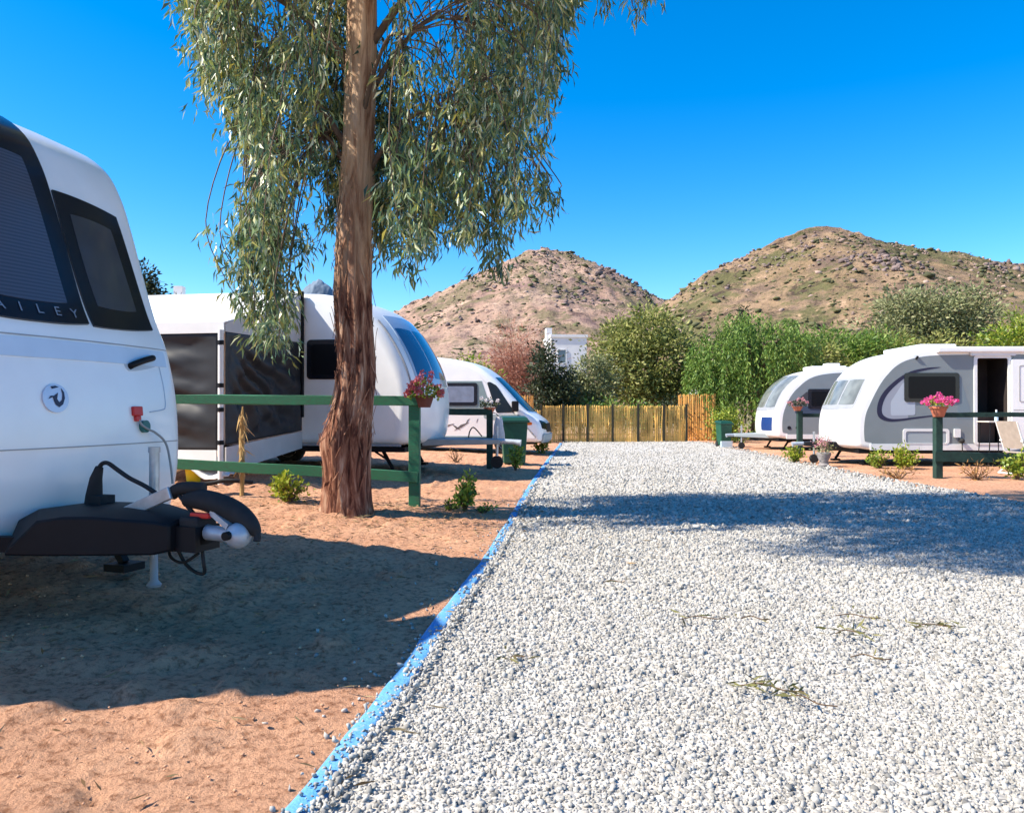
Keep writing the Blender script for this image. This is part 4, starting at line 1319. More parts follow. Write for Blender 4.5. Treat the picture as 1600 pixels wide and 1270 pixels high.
# ------------------------------------------------------------------ the big caravan on the left (nose towards the drive)
def near_caravan():
    px, py = -2.59, 4.39
    th = R(-20)
    root = thing('caravan', 'large white caravan nearest the camera with black tinted front windows and black tow hitch cover', 'caravan',
                 (px, py, float(gz(px, py)) + .05), th, 'caravans parked on the plots')
    L = 6.2
    prof = [(-.20, .30), (-.10, .33), (-.05, .48), (-.01, .66), (.0, .78), (.0, .92), (-.012, 1.10), (-.035, 1.26), (-.075, 1.42), (-.12, 1.56), (-.20, 1.72), (-.275, 1.92), (-.355, 2.16), (-.435, 2.40), (-.53, 2.64), (-.68, 2.86), (-.97, 3.02), (-1.5, 3.08), (-3.0, 3.10),
            (-5.3, 3.06), (-5.9, 2.86), (-6.2, 2.4), (-6.25, 1.5), (-6.2, .8), (-6.1, .45)]
    v = Van(2.32, prof, 17, bulge=.17, er=.15)
    v.body(root, 'white')
    # front window, one tall pane over the nose plus a side pane each side
    mb = v.patch([(1.60, -.40), (1.60, .345), (2.99, .29), (2.99, -.35)], off=.016, thick=.03, k=.10, nu=16, nv=30)
    fw = mb.build('front_window', 'frameblk', root, smooth=50)
    blind = bpy.data.materials.new("pleated_blind_behind_glass"); blind.use_nodes = True
    nt = blind.node_tree; b = nt.nodes["Principled BSDF"]
    b.inputs['Roughness'].default_value = .12; b.inputs['Specular IOR Level'].default_value = .5
    tc = nt.nodes.new("ShaderNodeTexCoord"); wv = nt.nodes.new("ShaderNodeTexWave")
    wv.bands_direction = 'Z'; wv.inputs['Scale'].default_value = 14; wv.inputs['Distortion'].default_value = .3
    nt.links.new(tc.outputs['Object'], wv.inputs['Vector'])
    rp = nt.nodes.new("ShaderNodeValToRGB")
    rp.color_ramp.elements[0].color = (.050, .057, .078, 1); rp.color_ramp.elements[1].color = (.080, .090, .118, 1)
    nt.links.new(wv.outputs[0], rp.inputs[0]); nt.links.new(rp.outputs[0], b.inputs['Base Color'])
    M['blind'] = blind
    M['blind2'] = mat('grey_blind_behind_glass', (.055, .06, .072), .10, spec=.5, var=.25, vscale=2)
    v.patch([(1.72, -.27), (1.72, .225), (2.66, .17), (2.66, -.24)], off=.020, thick=.006, k=.12, nu=10, nv=16).build('pane', 'blind', fw, smooth=50)
    for sg in (1, -1):
        q = [(1.60, .365 * sg), (1.635, .965 * sg), (2.46, .90 * sg), (2.50, .325 * sg)]
        fr = v.patch(q, off=.013, thick=.028, k=.10, nu=14, nv=16).build('side_window', 'frameblk', root, smooth=50)
        q = [(1.74, .455 * sg), (1.75, .84 * sg), (2.34, .79 * sg), (2.36, .42 * sg)]
        v.patch(q, off=.016, thick=.005, k=.14, nu=10, nv=10).build('pane', 'blind2', fr, smooth=50)
    M['letter'] = mat('silver_lettering', (.35, .37, .42), .35, metal=.5)
    for i, ch in enumerate("BAILEY"):
        V, F = text_mesh(ch, .088)
        xo = -.055 + (i - 2.5) * .118
        mb = MB(); mb.add([v.F(1.645 + y * .9, xo + x, .0215) for x, y, z in V], F)
        mb.build('letter', 'letter', fw)
    # raised band under the windows, its blue reflection put into the colour; body seams
    mb = v.patch([(1.39, -1.0), (1.39, 1.0), (1.50, 1.0), (1.50, -1.0)], off=.006, thick=.012, k=.02, nu=40, nv=4)
    mb.build('moulding', mat('reflection_blue_moulding', (.60, .69, .78), .30, var=.05, coat=.2), root, smooth=60)
    M['seam'] = mat('grey_seam', (.36, .35, .34), .7)
    mb = MB()
    for zz in (.875, 1.512):
        mb = v.patch([(zz, -1.06), (zz, 1.06), (zz + .007, 1.06), (zz + .007, -1.06)], off=.0025, thick=.006, k=0, nu=50, nv=1, mb=mb)
    mb.build('body_seam', 'seam', root)
    # oval maker's badge: pale disc, dark bird-like swoosh
    def disc(zc, vc, r, off, th_, n=24, sx=1.0):
        m_ = MB(); P = [v.F(zc, vc, off)] + [v.F(zc + r * math.sin(a), vc + sx * r * math.cos(a), off) for a in [2 * math.pi * k / n for k in range(n)]]
        Q = [v.F(zc + r * math.sin(a), vc + sx * r * math.cos(a), off - th_) for a in [2 * math.pi * k / n for k in range(n)]]
        Fs = [(0, 1 + k, 1 + (k + 1) % n) for k in range(n)] + [(1 + k, n + 1 + k, n + 1 + (k + 1) % n, 1 + (k + 1) % n) for k in range(n)]
        return m_.add(P + Q, Fs)
    zc, vc = 1.160, -.01
    bd = disc(zc, vc, .082, .010, .012).build('badge', mat('badge_silver', (.55, .56, .64), .3, metal=.3), root, smooth=50)
    mb = MB()
    sw = [[(-.045, -.005), (-.02, .005), (-.008, -.03), (.012, -.045), (.035, -.03), (.048, 0), (.046, .03), (.03, .052), (.036, .02), (.03, -.008), (.014, -.02), (.004, -.004), (.012, .028), (-.012, .012), (-.03, .012)],
          [(-.02, .045), (.02, .055), (.0, .062), (-.025, .058)]]
    for s_ in sw:
        m0 = len(s_)
        mb.add([v.F(zc + b_ * 1.15, vc + a_ * 1.15, .0125) for a_, b_ in s_], [tuple(range(m0))])
    mb.build('emblem', 'navy', bd)
    # grab handle in its recess, with a curved access-panel outline
    mb = v.patch([(1.335, .56), (1.385, .89), (1.485, .885), (1.435, .55)], off=.004, thick=.008, k=.5)
    rec = mb.build('handle_recess', mat('blue_grey_recess', (.50, .54, .58), .4), root, smooth=60)  # recess patch blue-grey against the white body
    mb = MB()
    mb.tube(catmull([v.F(1.375, .60, .0), v.F(1.383, .615, .03), v.F(1.413, .72, .04), v.F(1.437, .82, .03), v.F(1.442, .835, .0)], 4), .021, 10)
    mb.build('grab_handle', 'black', rec, smooth=50)
    mb = MB()
    line = catmull([(1.40, .91), (1.22, .92), (1.12, .915), (1.095, .88), (1.08, .74)], 6)
    mb.tube([v.F(a, b_, .001) for a, b_ in line], .004, 5)
    mb.build('panel_outline', mat('pale_blue_seal', (.42, .50, .60), .5), root, smooth=60)
    # red tag, round socket, cables
    mb = MB()
    a = v.F(1.115, .60, .012); c = v.F(1.055, .60, .012)
    mb.bar(c, a, .075, .03, (1, 0, 0)); mb.bar(v.F(1.02, .60, .012), c, .042, .028, (1, 0, 0))
    mb.build('red_tag', 'red', root, bevel=.006)
    sk = disc(.985, .665, .040, .03, .034).build('socket', 'teal', root, smooth=50)
    mb = MB()
    mb.tube(catmull([v.F(1.03, .605, .02), v.F(.995, .62, .03), v.F(.965, .67, .04), v.F(.94, .73, .05), v.F(.87, .81, .07), v.F(.74, .84, .09), v.F(.62, .85, .12)], 5), .0075, 8)
    mb.build('cable', mat('grey_cable', (.32, .30, .28), .6), sk, smooth=60)
    # drawbar cover
    mb = MB()
    def ring(x, w, zb, zt, dx=0, up=.02): return [(x, -w, zb), (x, w, zb), (x, w, zt), (x - dx, w * .5, zt + up), (x - dx, -w * .5, zt + up), (x, -w, zt)]
    secs = [ring(.13, .42, .345, .36, .18, .13), ring(.30, .375, .345, .525, .22, .03), ring(.42, .33, .345, .545, .05), ring(.55, .28, .345, .545), ring(.86, .17, .35, .52), ring(.93, .13, .37, .50)]
    VV = [p for s_ in secs for p in s_]
    FF = []
    for i in range(len(secs) - 1):
        for k in range(6):
            FF.append((i * 6 + k, i * 6 + (k + 1) % 6, (i + 1) * 6 + (k + 1) % 6, (i + 1) * 6 + k))
    FF += [tuple(range(6)), tuple(range(len(VV) - 6, len(VV)))]
    mb.add(VV, FF)
    cover_ = mb.build('hitch_cover', 'black', root, smooth=30, bevel=.012)
    mb = MB()
    mb.bar((-.6, .55, .38), (.95, .05, .40), .06, .08); mb.bar((-.6, -.55, .38), (.95, -.05, .40), .06, .08)
    mb.box(.80, 1.06, -.09, .09, .36, .49)
    mb.build('drawbar', 'black', root)
    # gas / breakaway boot with arched hose
    mb = MB()
    mb.tube([(.15, .10, .54), (.155, .10, .60), (.17, .10, .70), (.195, .10, .765)], [.050, .046, .034, .022], 12)
    mb.tube(catmull([(.19, .10, .755), (.215, .10, .785), (.26, .10, .79), (.33, .10, .755), (.42, .10, .71), (.53, .10, .67), (.66, .08, .62)], 5), .0125, 10)
    mb.box(.17, .26, .05, .15, .545, .605)
    mb.build('hose', 'rubber', root, smooth=50)
    # jockey wheel tube, hand brake, coupling
    jw = MB()
    jw.tube([(.22, .48, .16), (.22, .48, .40)], .022, 14)
    jw.tube([(.22, .48, .40), (.22, .48, .84)], .030, 14)
    jw.tube([(.22, .48, .83), (.22, .48, .865)], .035, 14)
    jo = jw.build('jockey_tube', 'metal', root, smooth=40)
    mb = MB(); mb.lathe([(.040, 0), (.045, .015), (.024, .04), (.022, .20)], (.22, .48, .0), 16); mb.build('jockey_foot', 'grey', jo, smooth=40)
    mb = MB(); mb.bar((.44, -.02, .50), (.83, -.02, .655), .020, .070, (0, 0, 1)); mb.build('brake_lever', 'metal', root, bevel=.006)
    mb = MB()
    mb.tube(catmull([(.80, .02, .640), (.84, .02, .668), (.90, .03, .678), (.99, .05, .674)], 4), .034, 12)
    mb.tube([(.84, .02, .65), (.93, .0, .58), (1.0, .0, .52)], .011, 8)
    mb.build('lever_grip', 'rubber', root, smooth=50)
    mb = MB()
    cp = catmull([(.90, .02, .615), (1.02, .02, .618), (1.14, .02, .592), (1.24, .02, .555), (1.32, .015, .505), (1.365, .01, .455), (1.37, .0, .425)], 5)
    nn = len(cp)
    mb.tube(cp, [.018 + .042 * math.sin(math.pi * min(1, (i / (nn - 1)) * 1.15 + .05) ** .8) ** .6 for i in range(nn)], 12)
    mb.build('stabiliser_handle', 'rubber', root, smooth=50)
    mb = MB()
    mb.box(.93, 1.06, -.075, .075, .375, .54)
    mb.build('gaiter', 'rubber', root, bevel=.02)
    cpl = MB()
    cpl.tube([(1.05, .0, .455), (1.16, .0, .45), (1.25, -.01, .45)], [.042, .038, .044], 14)
    cpl.bar((1.10, .0, .565), (1.22, -.01, .495), .06, .03)
    cpl.ball((1.272, -.02, .452), .066, nu=20, nv=14, sz=1.0)
    co = cpl.build('coupling', 'towball', root, smooth=50)
    mb = MB(); mb.lathe([(.012, -.02), (.022, -.02), (.022, .03), (.012, .03)], (1.262, -.090, .460), 16, 'y'); mb.build('coupling_pin', 'black', co, smooth=40)
    for bx_, bz_ in ((.62, .44), (.78, .44), (.98, .46)):
        mb = MB(); mb.lathe([(.004, .0), (.014, .0), (.014, .012), (.004, .012)], (bx_, -.01 - .30 * (1.02 - bx_), bz_), 6, 'y'); mb.build('bolt', 'metal', root)
    mb = MB(); mb.bar((.98, -.03, .545), (1.10, -.03, .545), .03, .028); mb.build('red_catch', 'red', root, bevel=.006)
    # loops of cable under the drawbar
    mb = MB()
    mb.tube(catmull([(1.02, .0, .38), (1.05, -.02, .30), (1.02, .02, .235), (.94, .05, .225), (.85, .07, .26), (.78, .08, .34)], 6), .0095, 8)
    mb.tube(catmull([(.70, .1, .34), (.76, .06, .29), (.88, .02, .28), (1.0, .0, .34)], 6), .008, 8)
    mb.build('breakaway_cable', 'rubber', root, smooth=60)
    # undercarriage
    mb = MB()
    mb.box(-6.0, -.25, -.98, .98, .36, .44)
    mb.build('chassis', 'black', root)
    for yy in (-.80, .80):
        mb = MB(); steady(mb, -.62, yy, .40, .26); mb.build('corner_steady', 'black', root)
    for yy in (-.98, .98):
        wheel(root, -3.1, yy)
    # awning sheet added out of view, its outline shaped to cast shade by the kerb
    mb = MB()
    cps = [(-.30, 2.72), (-4.2, 2.72)]
    out = [(-4.2, -1.13, 2.80), (-1.0, -1.10, 3.0), (-.70, -.60, 3.0), (-.37, -.86, 2.88), (-.27, -1.16, 2.76), (-.03, -1.56, 2.62), (-1.29, -2.6, 2.60), (-4.2, -2.6, 2.60)]
    mb.add(out + [(a, b, c + .015) for a, b, c in out], [(7, 6, 5, 1, 0), (5, 4, 3, 2, 1), (8, 9, 13, 14, 15), (9, 10, 11, 12, 13)] + [(i, (i + 1) % 8, (i + 1) % 8 + 8, i + 8) for i in range(8)])
    cn = mb.build('added_shade_canopy', 'awn_roof', root)
    for xx in (-1.3, -4.1):
        mb = MB(); mb.tube([(xx, -2.55, 2.59), (xx, -1.15, 1.2)], .018, 8); mb.build('added_shade_canopy_arm', 'metal', cn)
    return root
near_caravan()

# ------------------------------------------------------------------ caravan behind the tree, with an awning on its near side
def awning_caravan():
    th = R(-10)
    x0, y0 = -1.24, 14.10
    gzz = .17
    root = thing('caravan', 'white caravan behind the eucalyptus trunk with a sky reflecting wraparound front window', 'caravan', (x0, y0, gzz), th, 'caravans parked on the plots')
    s = 1.10; sz_ = 1.165
    prof = [(-.42, .40), (-.18, .42), (-.07, .50), (-.02, .70), (0, .98), (-.02, 1.22), (-.08, 1.45), (-.18, 1.68), (-.32, 1.92), (-.50, 2.16), (-.75, 2.39), (-1.05, 2.54), (-1.45, 2.62), (-2.0, 2.655), (-3.6, 2.67), (-5.8, 2.66), (-6.4, 2.55), (-6.75, 2.2), (-6.8, 1.4), (-6.75, .7), (-6.6, .40)]
    prof = [(a * s, b * sz_) for a, b in prof]
    v = Van(2.3 * s, prof, 12, bulge=.30, er=.15)
    v.body(root, 'white')
    hw = v.hw
    M['skyglass'] = mat('blue_reflecting_glass', (.03, .08, .17), .06, spec=.6, coat=.4)  # blue of the reflected sky put into the base colour
    fw = v.patch([(1.50, -1.02), (1.50, 1.02), (2.74, .92), (2.74, -.92)], off=.012, thick=.03, k=.16, nu=24, nv=20).build('front_window', mat('pale_blue_window_surround', (.38, .47, .58), .15, coat=.4), root, smooth=50)
    for a, b in ((-.94, -.40), (-.34, .34), (.40, .94)):
        v.patch([(1.62, a), (1.62, b), (2.50, b * .95), (2.50, a * .95)], off=.017, thick=.008, k=.12, nu=10, nv=14).build('pane', 'skyglass', fw, smooth=50)
    # dark trim round the far edge of the nose
    mb = MB()
    tr = [v.F(z, 1.17, .012) for z in np.linspace(1.25, 2.70, 22)]
    mb.tube(tr, .020, 8); mb.build('front_trim', 'black', root, smooth=60)
    mb = MB()
    tr = [v.F(z, -1.14, .010) for z in np.linspace(.95, 2.60, 24)]
    mb.tube(tr, .016, 8); mb.build('edge_trim', 'grey', root, smooth=60)
    # side facing the camera (its own right side, y < 0)
    mb = v.side(rrect(-2.10, -1.02, 1.60, 2.28, .07), -1, .014, .03); w = mb.build('side_window', 'frameblk', root)
    v.side(rrect(-2.02, -1.10, 1.68, 2.20, .05), -1, .018, .008).build('pane', 'glass', w)
    mb = v.side(rrect(-1.72, -1.22, .80, 1.20, .03), -1, .008, .02); hatch = mb.build('gas_locker', mat('white_hatch', (.74, .74, .74), .4), root)
    v.side(rrect(-1.46, -1.32, .74, .80, .012), -1, .014, .02).build('latch', 'grey', hatch)
    mb = MB(); mb.box(-6.6 * s, -.36, -hw * .97, hw * .97, .36, .44); mb.build('chassis', 'black', root)
    v.side([(-6.3, .46), (-.42, .46), (-.42, .50), (-6.3, .50)], -1, .012, .03).build('skirt_trim', 'grey', root)
    for yy in (-.9, .9):
        m_ = MB(); steady(m_, -.90, yy, .44, .22); m_.build('corner_steady', 'black', root)
        wheel(root, -3.5, yy * 1.05, .33)
    # drawbar with pale cover and jockey wheel
    mb = MB()
    mb.add([(-.25, -.60, .44), (-.25, .60, .44), (1.05, .14, .46), (1.05, -.14, .46), (-.25, -.60, .56), (-.25, .60, .56), (1.05, .14, .55), (1.05, -.14, .55)],
           [(0, 3, 2, 1), (4, 5, 6, 7), (0, 1, 5, 4), (1, 2, 6, 5), (2, 3, 7, 6), (3, 0, 4, 7)])
    mb.build('drawbar_cover', mat('pale_grey_cover', (.24, .27, .28), .5, var=.15), root, bevel=.015)
    mb = MB(); mb.tube([(1.0, 0, .51), (1.30, 0, .50), (1.42, 0, .48)], [.05, .045, .06], 12); mb.build('coupling', 'towball', root, smooth=50)
    jw = MB(); jw.tube([(.95, .16, .2), (.95, .16, .78)], .028, 10); jo = jw.build('jockey_tube', 'metal', root, smooth=50)
    mb = MB(); mb.lathe([(.03, -.04), (.11, -.04), (.12, 0), (.11, .04), (.03, .04)], (.95, .16, .12), 18, 'y'); mb.build('jockey_wheel', 'rubber', jo, smooth=40)
    mb = MB(); mb.tube(catmull([(.5, -.2, .58), (.55, -.3, .70), (.6, -.2, .76), (.7, 0, .60)], 4), .012, 6); mb.build('hose', 'rubber', root)
    return root, hw
rootB, hwB = awning_caravan()

def awning():
    """porch awning against the camera side of that caravan; same axes as the caravan"""
    gx = rootB.location
    root = thing('awning', 'white roofed porch awning with dark vinyl walls and a white corner pole', 'awning', (gx.x, gx.y, gx.z + .0), R(-10))
    yw = -hwB - .02
    xr = -2.19; xl = -6.6; dep = 2.45
    yf = yw - dep
    zr = 3.10; zf = 2.30; zb = .22
    def wrinkle(nu, nv, f, name, m, sd):
        """cloth panel: f(u, v) gives the point, offset along sd by folds that fan out from the corners"""
        V = []; F = []
        for i in range(nu + 1):
            for j in range(nv + 1):
                u = i / nu; w = j / nv
                p = Vector(f(u, w))
                edge = min(1, 6 * u, 6 * (1 - u), 6 * w, 6 * (1 - w))
                uu = u if name == 'side_panel' else 1 - u
                ang = math.atan2(1.05 - w, uu + .12)
                fold = .062 * math.sin(30 * ang + 3 * float(vnoise(u * 3, w * 3))) * (.5 + float(vnoise(u * 3 + 3, w * 3))) * min(1, 2.2 * math.hypot(1 - w, uu)) + .10 * float(fbm(u * 5 - w * 4, w * 2.5 + u * 2, 3)) + .04 * math.sin(44 * (u + w * .8)) * max(0, float(vnoise(u * 5 + 9, w * 4)))
                p += Vector(sd) * fold * edge
                V.append(p); 
        for i in range(nu):
            for j in range(nv):
                a = i * (nv + 1) + j
                F.append((a, a + nv + 1, a + nv + 2, a + 1))
        mb = MB(); mb.add(V, F)
        o = mb.build(name, m, root, smooth=80)
        sol = o.modifiers.new('thickness', 'SOLIDIFY'); sol.thickness = .006
        return o
    mb = MB()
    n = 12
    V = []; F = []
    for i in range(n + 1):
        t = i / n
        y = yw + (yf - yw) * t
        z = zr + (zf - zr) * t - .05 * math.sin(math.pi * t)
        V += [(xl, y, z), (xr, y, z), (xl, y, z + .02), (xr, y, z + .02)]
    for i in range(n):
        a = i * 4; b = a + 4
        F += [(a, a + 1, b + 1, b), (a + 2, b + 2, b + 3, a + 3), (a, b, b + 2, a + 2), (a + 1, a + 3, b + 3, b + 1)]
    F += [(0, 2, 3, 1), (n * 4, n * 4 + 1, n * 4 + 3, n * 4 + 2)]
    mb.add(V, F); mb.build('roof', 'awn_roof', root, smooth=40)
    mb = MB(); mb.box(xl, xr, yf - .02, yf + .0, zf - .14, zf + .015); mb.build('valance', 'awn_roof', root)
    # gable end: pale cloth over dark vinyl
    gt = zf - .12
    mb = MB()
    mb.hexa([(xr - .005, yf + .01, gt), (xr + .010, yf + .01, gt), (xr + .010, yw, gt + .05), (xr - .005, yw, gt + .05),
             (xr - .005, yf + .01, zf - .01), (xr + .010, yf + .01, zf - .01), (xr + .010, yw, zr - .03), (xr - .005, yw, zr - .03)])
    mb.build('gable', 'awn_grey', root)
    wrinkle(70, 50, lambda u, w: (xr, yf + .02 + (yw - yf - .02) * u, (zb + .36 + .14 * u) + (gt + .05 * u - .36 - .14 * u - zb) * w), 'side_panel', 'awn_panel', (1, 0, 0))
    wrinkle(110, 50, lambda u, w: (xr - .10 + (xl - xr + .1) * u, yf, zb + .30 + (zf - .14 - zb - .30) * w), 'front_panel', 'awn_panel', (0, -1, 0))
    mb = MB()
    mb.hexa([(xr - .01, yf + .03, zb - .03), (xr + .012, yf + .03, zb - .03), (xr + .012, yw, zb + .20), (xr - .01, yw, zb + .20),
             (xr - .01, yf + .03, zb + .33), (xr + .012, yf + .03, zb + .33), (xr + .012, yw, zb + .49), (xr - .01, yw, zb + .49)])
    mb.build('side_skirt', 'awn_grey', root)
    mb = MB(); mb.box(xl, xr - .12, yf - .012, yf + .012, zb + .02, zb + .29); mb.build('front_skirt', 'awn_roof', root)
    # corner pole with black joints, seal against the caravan
    pl = MB(); pl.tube([(xr - .03, yf - .045, 0), (xr - .03, yf - .045, zf - .1)], .038, 14); po = pl.build('corner_pole', 'white2', root, smooth=50)
    mb = MB()
    for zz in (.62, 1.08, 1.42, 2.02):
        mb = MB(); mb.tube([(xr - .03, yf - .045, zz - .03), (xr - .03, yf - .045, zz + .03)], .043, 14)
        mb.build('pole_joint', 'black', po, smooth=50)
    mb = MB(); mb.box(xr - .05, xr + .05, yw - .06, yw - .0, .95, zr + .01); mb.build('wall_seal', 'black', root, bevel=.015)
    for xx in (-4.4, -6.5):
        mb = MB(); mb.tube([(xx, yf + .05, 0), (xx, yf + .05, zf - .03)], .024, 10); mb.build('inner_pole', 'metal', root, smooth=50)
awning()

# ------------------------------------------------------------------ motorhome behind it
def motorhome():
    root = thing('motorhome', 'white motorhome with raked windscreen parked beyond the green wheelie bin', 'motorhome', (1.08, 21.6, .04), R(-5))
    prof = [(-.16, .34), (-.03, .38), (0, .55), (-.01, .72), (-.06, .88), (-.20, 1.00), (-.42, 1.16), (-.66, 1.40), (-.92, 1.68), (-1.20, 1.96), (-1.48, 2.20), (-1.80, 2.40), (-2.2, 2.53), (-2.8, 2.61), (-3.8, 2.64), (-6.2, 2.64), (-6.8, 2.58), (-6.95, 2.3), (-7.0, 1.4), (-6.95, .7), (-6.8, .36)]
    v = Van(2.25, prof, 13, bulge=.22, er=.13)
    v.body(root, 'white')
    hw = v.hw
    M['cabglass'] = mat('dark_cab_glass', (.015, .024, .034), .12, spec=.3)
    ws = v.patch([(1.16, -.98), (1.16, .98), (2.10, .90), (2.10, -.90)], off=.010, thick=.02, k=.15, nu=20, nv=14).build('windscreen', 'cabglass', root, smooth=50)
    # cab door window, triangular, on the side facing the camera
    pts = rpoly([(-.92, 1.14), (-1.40, 1.12), (-1.66, 1.94), (-1.58, 1.96), (-1.40, 1.86)], .05)
    v.side(pts, -1, .010, .02).build('cab_window', 'cabglass', root)
    v.side(rpoly([(-.52, .92), (-.80, 1.08), (-1.75, 1.08), (-1.75, .98), (-.9, .84)], .05), -1, .008, .02).build('cab_trim', mat('grey_green_trim', (.28, .33, .33), .5), root)
    # habitation side: window, dark band, decals, skirt
    M['grey_panel'] = mat('grey_green_side_panel', (.22, .29, .29), .45, var=.1)
    v.side([(-6.6, 1.24), (-1.55, 1.24), (-1.80, 1.98), (-6.6, 1.98)], -1, .006, .02).build('grey_band', 'grey_panel', root)
    w = v.side(rrect(-2.92, -1.92, 1.32, 1.93, .06), -1, .020, .03).build('side_window', 'frameblk', root)
    v.side(rrect(-2.83, -2.01, 1.41, 1.84, .04), -1, .026, .01).build('pane', mat('grey_blue_pane', (.20, .24, .32), .08, spec=.8, var=.2), w)
    mb = MB()
    for x_, z_, dx, dz in ((x_ + 1.0, z_, dx, dz) for x_, z_, dx, dz in ((-3.85, .72, .3, .12), (-3.62, .82, .25, -.16), (-3.55, .65, .4, .22), (-3.25, .80, .12, .18), (-2.95, .86, .05, .12), (-4.1, .62, .3, .05))):
        v.side([(x_, z_), (x_ + dx * .5, z_ + dz * .35), (x_ + dx, z_ + dz), (x_ + dx * .45, z_ + dz * .7)], -1, .006, .012, mb)
    mb.build('decal', mat('brown_grey_decal', (.12, .10, .10), .5), root)
    v.side([(-6.7, .34), (-.75, .34), (-.75, .50), (-6.7, .50)], -1, .012, .03).build('skirt', 'grey_panel', root)
    bump = v.patch([(.36, -1.02), (.36, 1.02), (.56, 1.02), (.56, -1.02)], off=.05, thick=.05, k=.1, nu=20, nv=4).build('bumper', mat('grey_bumper', (.30, .36, .37), .5), root, smooth=50)
    v.patch([(.60, -.70), (.60, .70), (.84, .66), (.84, -.66)], off=.015, thick=.02, k=.15, nu=14, nv=4).build('grille', 'black', root, smooth=50)
    for sg in (1, -1):
        v.patch([(.66, .66 * sg), (.70, 1.03 * sg), (.93, 1.02 * sg), (.86, .66 * sg)], off=.018, thick=.02, k=.3, nu=8, nv=6).build('headlight', 'glass', root, smooth=50)
        mb = MB(); mb.box(-.98, -.80, sg * 1.16, sg * 1.34, 1.16, 1.44); mi_ = mb.build('mirror', 'black', root, bevel=.03)
        mb = MB(); mb.bar((-.95, sg * 1.06, 1.22), (-.90, sg * 1.2, 1.30), .04, .06); mb.build('mirror_arm', 'black', mi_)
    v.side(rrect(-.80, -.45, .80, .88, .03), -1, .012, .02).build('side_lamp', 'signal_orange', root)
    mb = MB(); mb.box(-5.2, -3.2, -.35, .35, 2.62, 2.72); mb.build('roof_hatch', 'white2', root, bevel=.03)
    for xx in (-1.15, -5.0):
        for yy in (-.98, .98): wheel(root, xx, yy, .33, .2)
    mb = MB(); mb.box(-6.8, -.4, -1.0, 1.0, .28, .36); mb.build('chassis', 'black', root)
motorhome()

# ------------------------------------------------------------------ caravans on the right, noses towards the drive
def frame_side(v, out, inset, z0):
    """side panel outline: the profile drawn in by inset, cut off at z0"""
    P = v.P - v.N * inset
    return P

